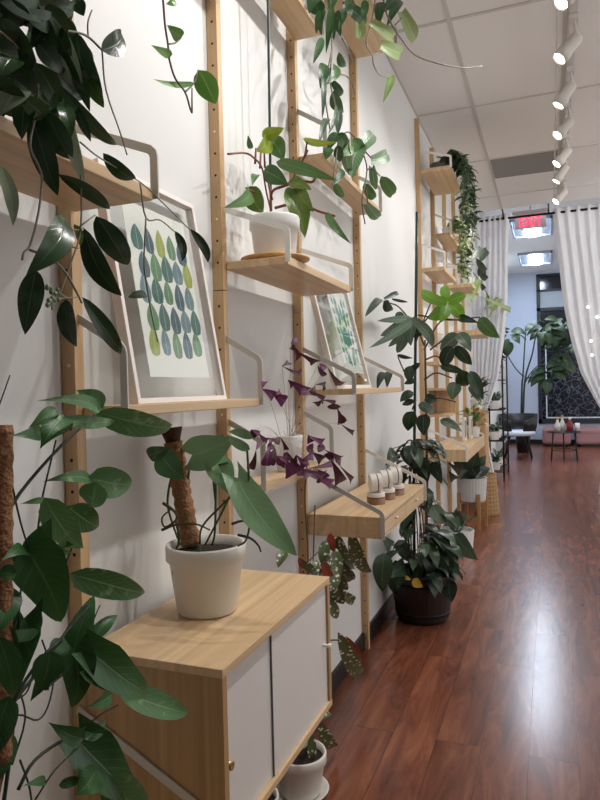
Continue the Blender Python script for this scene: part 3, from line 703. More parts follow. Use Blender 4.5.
# ---- C leafy plant bottom left
e = plant('leafy_arrowhead_plant', (.25, .62, .4525), 'tall leafy green plant with a brown moss pole filling bottom left')
pot(e, (.22, .56, .4525), .08, .1, .13, M['pot'])
pl = planeX(.37, .015); mb = MB()
G1 = [(30, 553, 61, 622, 54, 0, .03), (32, 556, 52, 517, 26, 10), (27, 553, 0, 562, 15), (14, 573, -4, 575, 16), (74, 650, 72, 708, 36, -10), (72, 660, 94, 595, 36, 10), (94, 637, 118, 615, 14), (88, 648, 146, 691, 38, -15), (24, 618, 2, 726, 46, 0), (0, 625, 14, 655, 20), (60, 640, 46, 668, 16), (8, 700, -6, 760, 30), (40, 432, 8, 436, 16),
      (80, 672, 116, 686, 14), (82, 738, 48, 722, 18), (78, 740, 133, 802, 46, -20), (86, 738, 106, 720, 14), (50, 655, 38, 690, 30), (0, 640, 12, 700, 26), (60, 785, 84, 780, 10), (45, 780, 22, 786, 10), (20, 640, 40, 610, 20), (10, 590, -6, 640, 26), (5, 735, -10, 790, 26), (52, 668, 30, 702, 16)]
G2 = [(98, 412, 172, 424, 22, 30), (98, 410, 36, 401, 13, 20), (100, 407, 76, 390, 20, 20), (62, 420, 116, 420, 12), (62, 418, 40, 449, 26), (90, 480, 42, 482, 12), (90, 478, 132, 482, 27), (95, 485, 92, 508, 24), (45, 500, 20, 504, 6), (46, 500, 84, 548, 26), (70, 508, 99, 526, 25), (72, 574, 145, 592, 24),
      (118, 690, 187, 713, 22), (110, 696, 86, 707, 14), (110, 778, 152, 808, 32), (95, 772, 75, 795, 24), (60, 540, 74, 545, 10), (52, 548, 70, 552, 8), (55, 410, 28, 428, 14), (124, 775, 95, 768, 14)]
for l in G1: PXL(mb, l, pl, 'arrow' if l[4] > 30 else 'acute', 0)
for l in G2: PXL(mb, l[:4]+(l[4]*1.12,)+tuple(l[5:]), pl, 'acute', 1)
mb.build('foliage', [M['syng'], M['syngvar']], e)
mb = MB(); p3 = planeX(.365)
stems(mb, [[(-15, 560), (0, 530), (20, 493), (60, 447), (97, 413)], [(18, 790), (35, 760), (70, 735)], [(0, 830), (12, 740), (15, 700), (40, 660), (60, 640)], [(-5, 800), (5, 720), (35, 675), (64, 635), (90, 605)]], p3, 4.2)
stems(mb, [[(36, 545), (42, 500), (50, 465), (56, 440)], [(10, 475), (20, 520), (30, 553)], [(35, 800), (55, 770), (78, 748)], [(10, 690), (17, 650), (20, 600), (24, 560)], [(30, 620), (50, 600), (75, 540), (90, 505)], [(45, 690), (75, 660), (100, 605)], [(48, 690), (48, 660), (42, 640)],
           [(5, 735), (18, 715), (38, 720), (50, 700), (58, 650)], [(70, 740), (100, 715), (118, 705)], [(12, 765), (25, 720), (20, 690)], [(16, 700), (28, 690), (36, 660)], [(20, 760), (30, 790), (34, 830)], [(-10, 690), (10, 640), (22, 600)]], p3, 2.2)
stems(mb, [[(-6, 420), (4, 392), (10, 375)]], p3, 1.6)
mb.build('stems', M['stemdark'], e)
mb = MB(); a, b = onX(0, 760, .36), onX(1, 425, .36); ax = (b-a); r = .0125
mb.lathe(a, [(0, 0)]+[(r*(1+.07*math.sin(i*2.3)), ax.length*i/40) for i in range(41)]+[(0, ax.length)], 18, axis=ax)
mb.tube([a, a*.3+V((.2, .56, .50))*.7, V((.2, .56, .50))], .008)
mb.build('moss_pole', M['moss'], e)

# ---- D white pot on cabinet
pc = V((.163, 1.325, CZ1+.0005))
e = plant('potted_philodendron', pc, 'philodendron in white plastic pot with short coir pole on the bamboo cabinet')
pot(e, pc, .070, .091, .158, M['pot'], band=.24)
def dpl(x, y): return onY(x, y, 1.325-(x-208)*.0006)
mb = MB()
for l in [(192, 455, 234, 438, 38, 0, .1), (214, 461, 232, 498, 27, 0), (238, 478, 297, 556, 36, -5, .06), (249, 449, 226, 434, 10), (252, 437, 228, 432, 9)]: PXL(mb, l, dpl, 'heart' if l[4] > 30 else 'acute', 0)
for l in [(160, 452, 185, 479, 26, 10), (148, 456, 170, 447, 16, 10)]: PXL(mb, l, lambda x, y: onY(x, y, 1.235), 'ovate', 1)
mb.build('foliage', [M['philo'], M['philodark']], e)
mb = MB()
stems(mb, [[(172, 474), (168, 495), (169, 512), (180, 545)], [(190, 464), (186, 500), (187, 545)], [(216, 478), (215, 530), (212, 545)], [(238, 480), (218, 520), (205, 545)], [(234, 494), (222, 505), (202, 527), (200, 545)], [(247, 448), (249, 480), (250, 520), (246, 540), (238, 546)], [(228, 462), (214, 470), (215, 500)]], dpl, 2.6)
mb.build('stems', M['stem'], e)
mb = MB()
fr_ = lambda x, y: onY(x, y, 1.26)
stems(mb, [[(163, 503), (175, 512), (176, 520), (165, 527), (162, 518), (170, 510)], [(162, 530), (175, 525), (195, 524), (210, 530)], [(176, 520), (179, 540), (174, 556), (173, 574)], [(238, 535), (250, 538), (258, 545), (261, 552)], [(232, 524), (242, 521), (250, 524)], [(199, 545), (201, 558)], [(174, 566), (182, 566), (187, 562)]], fr_, 3.2, taper=.5)
mb.build('aerial_roots', M['root'], e)
mb = MB(); a, b = onY(191, 545, 1.335), onY(173, 442, 1.335); ax = b-a; r = .0225
pr_ = [(0, 0)]+[(r*(1+.08*math.sin(i*1.9)+.05*math.sin(i*.7)), ax.length*i/34) for i in range(35)]+[(0, ax.length)]
mb.lathe(a, pr_, 20, axis=ax); mb.build('moss_pole', M['moss'], e)
mb = MB(); mb.lathe(b-ax.normalized()*.004, [(0, 0), (.017, 0), (.019, .012), (.026, .032), (.0265, .038), (.021, .038), (0, .034)], 20, axis=ax+V((0, 0, .05))); mb.build('pole_cap', M['coirdark'], e)

# ---- E white pot on tray
ec = V((.146, 1.822, 1.7152))
e = empty('wood_tray', ec, 'round wooden tray under white pot on the upper shelf', 'tray')
MB().lathe(ec, [(0, 0), (.075, 0), (.104, .012), (.106, .017), (.1, .017), (.074, .006), (0, .006)], 40).build('dish', M['tray'], e)
e = plant('potted_pink_stem_philodendron', ec+V((0, 0, .0065)), 'bushy philodendron with lime leaves in white pot on wood tray')
pot(e, ec+V((0, 0, .0065)), .062, .075, .135, M['pot2'], band=.3)
pl = planeY(1.92, .012); mb = MB()
for l in [(262, 136, 284, 128, 13), (268, 137, 255, 151, 17), (303, 139, 337, 142, 7, 20)]: PXL(mb, l, pl, 'ovate', 0)
for l in [(272, 139, 284, 160, 19), (264, 170, 288, 184, 18), (248, 188, 223, 208, 15), (326, 212, 351, 244, 8), (276, 162, 338, 181, 13), (258, 175, 252, 186, 8), (285, 190, 300, 200, 12)]: PXL(mb, l, pl, 'ovate', 1)
for l in [(292, 188, 305, 238, 23), (250, 186, 263, 213, 20), (296, 186, 314, 212, 16), (290, 180, 312, 190, 12)]: PXL(mb, l, pl, 'ovate', 2)
for l in [(251, 149, 248, 135, 6), (280, 176, 270, 168, 10)]: PXL(mb, l, pl, 'ovate', 1)
mb.build('foliage', [M['lime'], M['midg'], M['oliv']], e)
mb = MB(); p3 = planeY(1.92)
stems(mb, [[(228, 154), (245, 153), (254, 158), (262, 168), (266, 190), (271, 212)], [(255, 164), (256, 148)], [(260, 168), (261, 148)], [(265, 168), (264, 148)], [(300, 165), (305, 155), (307, 142)], [(304, 158), (308, 150)], [(262, 205), (258, 195), (246, 188)]], p3, 2.4)
stems(mb, [[(271, 212), (272, 192), (284, 186), (293, 180), (295, 172)], [(275, 208), (290, 204), (300, 203), (318, 211), (335, 216)], [(272, 200), (268, 180)], [(278, 188), (300, 181), (312, 182), (316, 176)]], p3, 3)
mb.build('stems', M['stemred'], e)
mb = MB(); mb.tube([onY(271, 214, 1.95), onY(269, 70, 1.95), onY(267.5, -40, 1.95)], .0045); mb.build('stake', M['stake'], e)

# ---- F1 hoya on top shelf P2-P3
def hang_pot(name, x, y, z, label, r=.06, h=.12, mat='pot'):
    e = plant(name, (x, y, z), label); pot(e, (x, y, z), r*.8, r, h, M[mat]); return e
e = hang_pot('trailing_hoya', .085, 2.2, 2.6835, 'strap leaved hoya vine hanging from the high shelf at top centre', .048)
pl = planeX(.165, .008); mb = MB()
for l in [(320, 10, 316, 34, 9), (331, 6, 326, 54, 8), (323, 38, 313, 64, 8), (338, 10, 341, 37, 9), (342, 2, 364, 26, 12), (339, 52, 345, 67, 8), (325, 64, 320, 89, 12), (334, 64, 326, 85, 10), (330, 78, 342, 95, 8), (334, 90, 343, 113, 12), (322, -6, 309, 14, 13), (350, -4, 340, 12, 12), (312, -2, 320, 14, 16), (336, -8, 330, 14, 12), (338, 145, 340, 162, 10), (338, 133, 328, 152, 12), (340, 168, 331, 187, 8), (330, 12, 334, 40, 8), (325, 10, 322, 36, 8), (345, 10, 338, 30, 8)]: PXL(mb, l, pl, 'lance', 0)
for l in [(324, 68, 322, 120, 6), (336, 105, 328, 135, 5), (330, 120, 318, 148, 7), (340, 110, 338, 135, 8)]: PXL(mb, l, pl, 'lance', 1)
mb.build('foliage', [M['philodark'], M['mongrey']], e)
mb = MB(); p3 = planeX(.165)
stems(mb, [[(330, -40), (330, 0), (332, 50), (330, 80), (336, 110), (338, 140), (333, 180)], [(336, 73), (348, 77), (353, 86), (355, 95)], [(342, 38), (348, 50), (353, 62)], [(332, 50), (325, 90), (330, 130)]], p3, 1.8)
mb.tube([V((.085, 2.2, 2.79)), V((.15, 2.2, 2.83)), V((.17, 2.21, 2.75)), onX(330, -40, .165)], .003)
mb.build('vines', M['vinegrey'], e)
# ---- F2 heart leaf on top shelf P3-P4
e = hang_pot('heartleaf_vine', .15, 2.75, 3.0125, 'pale heart leaf vine with long bare tendril at ceiling', .06)
pl = planeX(.26, .01); mb = MB()
for l in [(360, 25, 361, 39, 12), (372, 22, 389, 35, 12), (402, 12, 413, 41, 14), (381, 45, 397, 54, 14), (391, 76, 383, 103, 9)]: PXL(mb, l, pl, 'heart', 0)
for l in [(398, -2, 386, 28, 13), (380, 2, 378, 29, 11), (365, 0, 362, 24, 8), (392, -6, 380, 14, 14)]: PXL(mb, l, pl, 'ovate', 1)
mb.build('foliage', [M['pale'], M['philodark']], e)
mb = MB(); p3 = planeX(.26)
stems(mb, [[(378, -20), (372, 20), (366, 42), (372, 55), (374, 66), (380, 75), (392, 78)], [(366, 30), (361, 27)], [(372, 55), (380, 52), (384, 46)], [(395, 25), (400, 20), (403, 14)]], p3, 1.6)
mb.tube([onX(x, y, X) for x, y, X in ((384, -20, .26), (384, 5, .27), (392, 25, .33), (402, 40, .40), (415, 55, .46), (440, 64, .56), (465, 68, .63), (482, 66, .68))], .0042, .002)
mb.tube([V((.15, 2.75, 3.12)), V((.22, 2.7, 3.16)), onX(378, -20, .26)], .003)
mb.build('vines', M['vinegrey'], e)
# ---- F3 variegated heart plant on vine shelf
e = hang_pot('variegated_heart_plant', .088, 2.6, 2.2285, 'variegated heart leaf plant spilling over the high narrow shelf', .042, .07)
pl = planeX(.17, .012); mb = MB()
for l in [(360, 149, 352, 179, 22), (345, 140, 351, 176, 11), (360, 149, 372, 135, 15), (371, 160, 385, 152, 14), (372, 168, 376, 190, 9), (367, 204, 379, 217, 12), (350, 145, 340, 155, 14)]: PXL(mb, l, pl, 'heart', 0)
for l in [(381, 176, 392, 195, 13), (364, 183, 375, 198, 10), (335, 183, 344, 197, 8), (338, 133, 347, 146, 12), (330, 148, 326, 160, 10), (352, 140, 362, 150, 12)]: PXL(mb, l, pl, 'ovate', 1)
mb.build('foliage', [M['vari'], M['midg']], e)
mb = MB(); p3 = planeX(.17)
stems(mb, [[(338, 138), (348, 132), (356, 140), (362, 150)], [(362, 150), (367, 170), (362, 200), (365, 224)], [(367, 170), (372, 168), (380, 176)], [(364, 150), (371, 158)], [(366, 190), (368, 205)]], p3, 1.6)
mb.tube([V((.088, 2.6, 2.29)), V((.13, 2.6, 2.33)), onX(338, 138, .17)], .003)
mb.build('vines', M['stembrown'], e)

# ---- G oxalis
gc = V((.088, 2.03, 1.0602))
e = plant('purple_oxalis', gc, 'purple triangular leaved oxalis in a white pot on narrow shelf')
pot(e, gc, .04, .05, .12, M['pot2'])
pl = planeX(.16, .02); mb = MB()
T0 = [(297, 352, 314, 361, 11), (291, 344, 297, 360, 8), (282, 366, 299, 372, 8), (328, 368, 342, 384, 12), (318, 365, 325, 376, 6), (309, 391, 322, 400, 9), (322, 400, 333, 406, 8), (337, 408, 341, 424, 8), (256, 450, 250, 469, 8), (275, 448, 268, 462, 14), (287, 452, 297, 471, 12), (325, 450, 338, 458, 10), (331, 460, 338, 484, 17), (340, 466, 351, 480, 8), (312, 452, 322, 460, 14), (280, 437, 286, 450, 6), (305, 465, 300, 476, 8), (315, 385, 312, 395, 8), (341, 424, 353, 432, 7)]
T1 = [(288, 380, 305, 391, 15), (262, 389, 274, 397, 11), (272, 394, 285, 402, 13), (258, 432, 268, 440, 8), (252, 430, 259, 435, 7), (269, 446, 266, 466, 11), (284, 459, 293, 475, 17), (300, 462, 313, 455, 11), (310, 472, 331, 483, 13), (308, 435, 323, 442, 9), (310, 468, 330, 462, 10), (300, 470, 318, 478, 12), (277, 456, 288, 462, 12), (318, 470, 326, 478, 10), (296, 455, 304, 468, 12)]
for l in T0: PXL(mb, l, pl, 'tri', 1)
for l in T1: PXL(mb, l, pl, 'tri', 0)
for l in T0+T1:
    if rnd.random() < .9: x, y = l[0], l[1]; a = rnd.uniform(0, 6.28); PXL(mb, (x, y, x+8*math.cos(a), y+8*math.sin(a), 8), pl, 'tri', rnd.choice((0, 1)))
mb.build('foliage', [M['purple'], M['purpledark']], e)
mb = MB(); base = gc+V((0, 0, .09))
for l in (T0+T1):
    t = pl(l[0], l[1]); s0 = base+V((rnd.uniform(-.025, .025), rnd.uniform(-.025, .025), 0)); md = (s0*.45+t*.55)+V((0, 0, .03))
    mb.tube([s0, md, t], .0009, .0007, n=5)
mb.build('stems', M['stempale'], e)

# ---- H begonia (tall) and begonia (small pot)
hc = V((.10, 1.70, 0))
e = plant('spotted_begonia', hc, 'tall white spotted begonia behind the cabinet and below the drawer shelf')
pot(e, hc, .05, .062, .15, M['pot'])
pl = planeX(.16, .02); mb = MB()
for l in [(338, 534, 357, 569, 15), (351, 529, 372, 572, 14), (330, 556, 343, 577, 15), (322, 560, 336, 602, 20), (338, 590, 354, 599, 10), (329, 598, 338, 618, 11), (287, 545, 278, 568, 12), (338, 632, 358, 673, 17, 0), (300, 560, 313, 570, 9), (318, 575, 328, 606, 14), (326, 540, 322, 566, 12), (340, 560, 352, 580, 12), (334, 566, 326, 594, 14), (342, 575, 346, 590, 10), (326, 590, 334, 612, 12), (316, 560, 310, 584, 12), (334, 580, 344, 604, 13), (318, 600, 326, 640, 14), (336, 548, 330, 590, 14)]: PXL(mb, l, pl, 'lance', 0)
for l in [(330, 533, 334, 552, 9), (346, 636, 359, 664, 8), (322, 562, 330, 580, 10), (298, 558, 306, 568, 8)]: PXL(mb, l, pl, 'lance', 1)
mb.build('foliage', [M['begonia'], M['begred']], e)
mb = MB(); p3 = planeX(.14)
stems(mb, [[(300, 640), (312, 570), (314, 535), (315, 505)], [(306, 640), (308, 560), (305, 500), (307, 463)], [(310, 560), (325, 545), (338, 534), (351, 529)], [(315, 650), (329, 641), (338, 640)], [(312, 590), (320, 575), (330, 556)], [(320, 640), (322, 610), (328, 598), (338, 590)]], p3, 2)
mb.tube([hc+V((0, 0, .13)), onX(300, 640, .14)], .004); mb.tube([hc+V((.01, .02, .13)), onX(306, 640, .14)], .004); mb.tube([hc+V((.02, .0, .13)), onX(318, 650, .14)], .003)
mb.build('stems', M['stembrown'], e)
bc = V((.128, 1.97, .001))
e = empty('pot_saucer', bc, 'white saucer on the floor below the cabinet', 'saucer')
MB().lathe(bc, [(0, 0), (.078, 0), (.092, .018), (.094, .02), (.088, .02), (.074, .005), (0, .005)], 40).build('dish', M['pot'], e)
bc = bc+V((0, 0, .0055))
e = plant('small_spotted_begonia', bc, 'small spotted begonia in white pot on saucer, on floor below cabinet')
pot(e, bc, .066, .086, .135, M['pot'], band=.26)
pl = planeX(.17, .01); mb = MB()
for l in [(320, 722, 337, 744, 14), (312, 733, 313, 763, 9), (305, 735, 298, 752, 9), (318, 720, 330, 716, 9), (314, 728, 306, 742, 8)]: PXL(mb, l, pl, 'lance', 0)
mb.build('foliage', M['begonia'], e)
mb = MB(); bs = bc+V((0, 0, .10))
for (x, y) in ((320, 722), (312, 733), (305, 735), (318, 720)): mb.tube([bs, (bs+onX(x, y, .17))/2+V((0, 0, .02)), onX(x, y, .17)], .002)
mb.build('stems', M['stembrown'], e)

# ---- K big planter
kc = V((.21, 3.72, 0))
e = plant('barrel_planter_philodendron', kc, 'tall dark climbing plant with green stake in brown barrel planter on floor')
MB().lathe(kc, [(0, 0), (.135, 0), (.15, .02), (.178, .2), (.186, .27), (.182, .275), (.166, .275), (.16, .24), (0, .24)], 26, smooth=False).build('barrel', M['barrel'], e)
for (h, r) in ((.045, .158), (.215, .1835)): MB().lathe(kc+V((0, 0, h)), [(r-.012, 0), (r, 0), (r+.001, .018), (r-.012, .018)], 36).build('hoop', M['hoop'], e)
MB().lathe(kc+V((0, 0, .245)), [(.162, 0), (.08, .01), (0, .008)], 24).build('soil', M['soil'], e)
tp = onY(417, 212, 3.72); MB().tube([V((.17, 3.72, .1)), onY(414, 500, 3.72), tp], .0085, n=10).build('stake', M['stake'], e)
MB().tube([V((.22, 3.76, .2)), onY(427, 480, 3.78), onY(425, 340, 3.78)], .010, .006).build('cane', M['stembrown'], e)
pl = planeY(3.66, .06); mb = MB()
for l in [(380, 299, 365, 317, 8), (386, 300, 391, 311, 9), (384, 299, 398, 293, 5), (392, 299, 408, 302, 3)]: PXL(mb, l, pl, 'finger', 0)
for l in [(412, 318, 369, 348, 9), (411, 319, 388, 347, 8), (410, 320, 397, 353, 11), (412, 318, 433, 347, 11), (410, 318, 377, 321, 8), (405, 320, 396, 313, 10), (413, 319, 411, 346, 10), (404, 322, 380, 336, 12)]: PXL(mb, l, pl, 'finger', 1)
for l in [(447, 303, 421, 291, 11), (447, 302, 443, 286, 10), (448, 302, 466, 295, 11), (446, 303, 428, 319, 13), (447, 303, 440, 322, 11), (448, 303, 464, 319, 13), (447, 302, 432, 300, 11)]: PXL(mb, l, pl, 'finger', 2)
for l in [(458, 334, 440, 350, 14), (458, 333, 471, 352, 13), (456, 382, 452, 400, 14), (455, 534, 478, 560, 17), (392, 545, 380, 533, 12), (398, 540, 408, 562, 14), (440, 420, 462, 432, 9), (470, 385, 479, 402, 9), (432, 505, 446, 525, 14)]: PXL(mb, l, pl, 'ovate', 1)
for l in [(479, 318, 500, 338, 14)]: PXL(mb, l, pl, 'ovate', 3)
D = [(458, 318, 479, 323, 8), (452, 346, 444, 367, 14), (455, 346, 472, 365, 12), (462, 370, 466, 386, 15), (470, 371, 483, 400, 12), (440, 366, 466, 373, 8), (397, 355, 413, 358, 4), (420, 363, 402, 371, 6), (409, 366, 411, 384, 10), (383, 372, 377, 390, 8), (389, 371, 387, 388, 8),
     (414, 400, 402, 405, 6), (412, 411, 408, 431, 14), (424, 414, 424, 436, 14), (425, 397, 437, 400, 10), (413, 392, 400, 402, 9), (418, 405, 434, 412, 10), (430, 540, 432, 582, 24), (384, 553, 382, 592, 20), (395, 560, 400, 596, 20), (450, 580, 452, 602, 16), (440, 556, 460, 576, 14), (405, 570, 380, 580, 18), (444, 545, 452, 575, 14),
     (396, 452, 386, 470, 14), (402, 448, 420, 470, 14), (420, 455, 428, 482, 15), (432, 462, 442, 484, 12), (404, 470, 396, 495, 14), (425, 330, 408, 336, 8), (415, 380, 404, 384, 6)]
for l in D: PXL(mb, l, pl, 'ovate', 0)
for k in range(46):
    a = rnd.uniform(0, 2*PI); rr = rnd.uniform(.08, .17); z = rnd.uniform(.29, .5)
    b = V((.21+rr*math.cos(a), 3.70+rr*math.sin(a), z)); ln = rnd.uniform(.10, .17); dv = V((math.cos(a)*.8, math.sin(a)*.8, rnd.uniform(-1.2, -.2))).normalized()
    if b.x+dv.x*ln < .04: continue
    mb.leaf(b, b+dv*ln, V((math.cos(a)*.7, math.sin(a)*.7, .7)), ln*rnd.uniform(.45, .62), 'ovate', mi=0 if rnd.random() < .8 else 1, bow=.12)
for k in range(110):
    z = rnd.uniform(.36, 1.05); a = rnd.uniform(0, 2*PI); rr = rnd.uniform(.02, .10 if z > .7 else .15)
    b = V((.19+rr*math.cos(a), 3.7+rr*math.sin(a), z)); ln = rnd.uniform(.09, .16)
    dv = V((math.cos(a), math.sin(a), rnd.uniform(-1.3, -.1))).normalized()
    if b.x+dv.x*ln < .03: continue
    mb.leaf(b, b+dv*ln, V((math.cos(a)*.6, math.sin(a)*.6, .8)), ln*rnd.uniform(.4, .6), 'ovate', mi=0 if rnd.random() < .7 else 1, bow=.1)
PXL(mb, (413, 579, 423, 587, 9), planeY(3.50), 'ovate', 4)
PXL(mb, (404, 577, 411, 580, 4), planeY(3.50), 'ovate', 4)
mb.build('foliage', [M['mon'], M['mongrey'], M['monlime'], M['midg'], M['yellow']], e)
mb = MB(); p3 = planeY(3.70)
stems(mb, [[(415, 345), (422, 325), (435, 292)], [(422, 325), (436, 308), (447, 302)], [(418, 330), (400, 308), (390, 303)], [(424, 345), (416, 325), (411, 319)], [(424, 350), (440, 322), (458, 320), (470, 321)], [(425, 360), (436, 356), (444, 362)], [(424, 380), (436, 373), (452, 378)], [(415, 375), (405, 372), (398, 357)], [(424, 400), (440, 398), (456, 402)],
           [(416, 400), (412, 410)], [(425, 450), (410, 440), (402, 450)], [(424, 440), (436, 450), (441, 470)], [(430, 350), (450, 335), (458, 334)], [(418, 315), (450, 320), (480, 317)], [(426, 560), (440, 538), (455, 534)], [(420, 570), (405, 548), (392, 545)]], p3, 1.8)
for k in range(16): a = rnd.uniform(0, 6.28); mb.tube([V((.19+.04*math.cos(a), 3.7+.04*math.sin(a), .25)), V((.19+.07*math.cos(a), 3.7+.07*math.sin(a), .5)), V((.19+.03*math.cos(a+1), 3.7+.03*math.sin(a+1), rnd.uniform(.7, 1.1)))], .004, .003)
mb.build('stems', M['stembrown'], e)

# ---- L stool plant, M basket, O low white pot
lc = V((.215, 6.25, 0))
e = empty('plant_stool', lc, 'wooden plant stool holding the grey ribbed pot', 'stool')
for k in range(4):
    a = PI/4+k*PI/2-.25; p = V((lc.x+.135*math.cos(a), lc.y+.135*math.sin(a), 0))
    MB().box((p.x-.014, p.y-.014, 0), (p.x+.014, p.y+.014, .33)).build('leg', M['stoolw'], e)
q = MB()
for a in (PI/4-.25, 3*PI/4-.25):
    d = V((math.cos(a), math.sin(a), 0)); s = V((-d.y, d.x, 0))*.012
    z0, z1 = (.225, .25)
    A0, A1 = lc-d*.13, lc+d*.13
    q.hexa([V((*(A0-s).xy, z0)), V((*(A1-s).xy, z0)), V((*(A1+s).xy, z0)), V((*(A0+s).xy, z0)), V((*(A0-s).xy, z1)), V((*(A1-s).xy, z1)), V((*(A1+s).xy, z1)), V((*(A0+s).xy, z1))])
q.build('cross_bar', M['stoolw'], e)
e = plant('potted_rubber_plant', lc+V((0, 0, .2505)), 'rubber plant with broad dark leaves in grey ribbed pot on stool')
mb = MB(); mb.lathe(lc+V((0, 0, .2505)), [(0, 0), (.112, 0), (.12, .01), (.135, .21), (.138, .22), (.125, .22), (.118, .18), (0, .18)], 60, ribs=.02, smooth=False); mb.build('pot', M['potgrey'], e)
MB().lathe(lc+V((0, 0, .435)), [(.12, 0), (0, .008)], 20).build('soil', M['soil'], e)
pl = planeY(6.2, .1); mb = MB()
for l in [(462, 470, 464, 440, 18), (472, 474, 478, 450, 14), (460, 475, 447, 462, 12), (468, 476, 458, 470, 14), (474, 476, 490, 468, 10), (470, 470, 486, 455, 12), (455, 476, 448, 470, 10), (466, 470, 456, 450, 12), (476, 476, 468, 462, 14), (464, 478, 480, 474, 10)]: PXL(mb, l, pl, 'ovate')
mb.build('foliage', M['rubber'], e)
mb = MB(); b0 = lc+V((0, 0, .43))
for (x, y) in ((462, 470), (472, 474), (460, 475), (474, 476)): mb.tube([b0, planeY(6.2)(x, y)], .006)
mb.build('stems', M['stemdark'], e)
bk = V((.285, 6.95, 0)); mb = MB()
pr_ = [(0, 0), (.118, 0)]
for i in range(22): h = i*.42/21; pr_.append((.122-.032*i/21+.004*(i % 2), h+.003))
pr_ += [(.075, .42), (.07, .38), (0, .38)]
e = empty('woven_basket', bk, 'tall tan woven basket on the floor behind the stool', 'basket'); mb.lathe(bk, pr_, 40, ribs=.03, smooth=False); mb.build('body', M['basket'], e)
oc = V((.20, 5.25, 0))
e = plant('low_pot_plant', oc, 'leafy plant in white textured pot on floor behind barrel planter')
mb = MB(); mb.lathe(oc, [(0, 0), (.105, 0), (.12, .02), (.135, .19), (.125, .19), (.12, .16), (0, .16)], 44, ribs=.03, smooth=False); mb.build('pot', M['pot2'], e)
mb = MB()
for k in range(16):
    a = rnd.uniform(0, 6.28); b = oc+V((.05*math.cos(a), .05*math.sin(a), .2)); dv = V((math.cos(a), math.sin(a), rnd.uniform(.3, 1.6))).normalized()
    mb.tube([oc+V((0, 0, .15)), b], .004); mb.leaf(b, b+dv*rnd.uniform(.1, .2), (0, 0, 1), .07, 'ovate', bow=.12)
mb.build('foliage', M['mon'], e)

# ================================================================ FAR SHELVES
Q0, Q1, Q2, Q3, Q4 = Pf
BW = M['bracketw']
fg = 'bamboo shelves of the far unit'
shelf(Q0+.003, Q1-.003, .258, 2.965, .03, 'highest far bamboo shelf with the trailing pothos', 3.10, 3.03, bmat=BW, grp=fg)
shelf(Q0+.003, Q1-.003, .20, 2.225, .03, 'far bamboo shelf below the pothos shelf, white brackets', 2.40, 2.33, bmat=BW, grp=fg)
shelf(Q1+.003, Q2-.003, .16, 2.62, .03, 'small far shelf holding white pot behind trailing pothos', 2.78, 2.72, bmat=BW, grp=fg)
shelf(Q2+.003, Q3-.003, .2, 2.72, .03, 'far shelf holding the white pot with dark leaves near curtain', 2.9, 2.82, bmat=BW, grp=fg)
shelf(Q2+.003, Q3-.003, .26, 2.28, .03, 'far shelf with white bracket beside the left curtain', 2.45, 2.40, bmat=BW, grp=fg)
shelf(Q3+.003, Q4-.003, .3, 1.90, .05, 'thick pale shelf before the left curtain', 2.04, 1.98, bmat=BW, grp=fg)
shelf(Q1+.003, Q2-.003, .24, 1.62, .03, 'far shelf behind the lime leaf holding small boxes', 1.78, 1.72, bmat=BW, grp=fg)
shelf(Q0+.003, Q1-.003, .15, 1.52, .025, 'far narrow shelf beside the big dark leaves', 1.66, 1.60, bmat=BW, grp=fg)
# far desk shelf
e = empty('drawer_shelf', (.2, (Q1+Q2)/2, .73), 'far bamboo desk shelf behind the barrel planter', 'shelf', fg)
MB().box((PD+.002, Q0+.003, .77), (.335, Q2-.003, .86)).build('body', M['bam_y'], e, bevel=.002)
bracket(e, Q0, .34, .79, 1.02, .88, BW); bracket(e, Q2+.0, .34, .79, 1.02, .88, BW)
e = empty('mounted_box', (.13, 5.2, 1.06), 'small open wooden cubby box above the far desk', 'box')
mb = MB(); za, zb, ya, yb = 1.10, 1.32, 4.96, 5.36
for bx in (((.036, ya, za), (.2, yb, za+.018)), ((.036, ya, zb-.018), (.2, yb, zb)), ((.036, ya, za+.018), (.05, ya+.018, zb-.018)), ((.036, yb-.018, za+.018), (.2, yb, zb-.018)), ((.036, ya+.018, za+.018), (.046, yb-.018, zb-.018))): mb.box(*bx)
mb.build('body', M['bam_y'], e); MB().box((.0455, ya+.018, za+.018), (.048, yb-.018, zb-.018)).build('back_panel', M['cube_shade'], e)  # dark sheet over the back paints the shade inside the cubby
st = MB()
for yy in (ya+.06, yb-.06): st.box((.001, yy-.01, za+.05), (.036, yy+.01, zb-.05))
st.build('wall_cleat', M['bam_z'], e)
for i, (y, z, c) in enumerate(((5.75, 1.1, 'orange'), (5.7, .861, 'dress'), (6.0, .861, 'jarwhite'))):
    if i == 0:
        e = empty('price_card', (.12, 5.85, 1.6205), 'orange card standing on the far shelf between dark leaves', 'card')
        MB().hexa([V((.15, 5.75, 1.6205)), V((.15, 5.92, 1.6205)), V((.13, 5.92, 1.80)), V((.13, 5.75, 1.80)), V((.145, 5.75, 1.6205)), V((.145, 5.92, 1.6205)), V((.125, 5.92, 1.80)), V((.125, 5.75, 1.80))]).build('card_sheet', M['orange'], e)
fr_spots = [(5.72, .22), (5.95, .25)]
for i, (y, x) in enumerate(fr_spots):
    e = empty('photo_frame', (x, y, .8605), ['small white standing frame on far desk, nearer one', 'small white standing frame on far desk, farther one'][i], 'frame', 'small frames on the far desk')
    mb = MB(); mb.box((x-.01, y-.075, .8605), (x+.01, y+.075, .885)); mb.box((x-.01, y-.075, 1.035), (x+.01, y+.075, 1.06)); mb.box((x-.01, y-.075, .885), (x+.01, y-.05, 1.035)); mb.box((x-.01, y+.05, .885), (x+.01, y+.075, 1.035)); mb.build('frame', M['jarwhite'], e)
    MB().box((x-.008, y-.05, .885), (x+.004, y+.05, 1.035)).build('picture', M['jardark'], e)
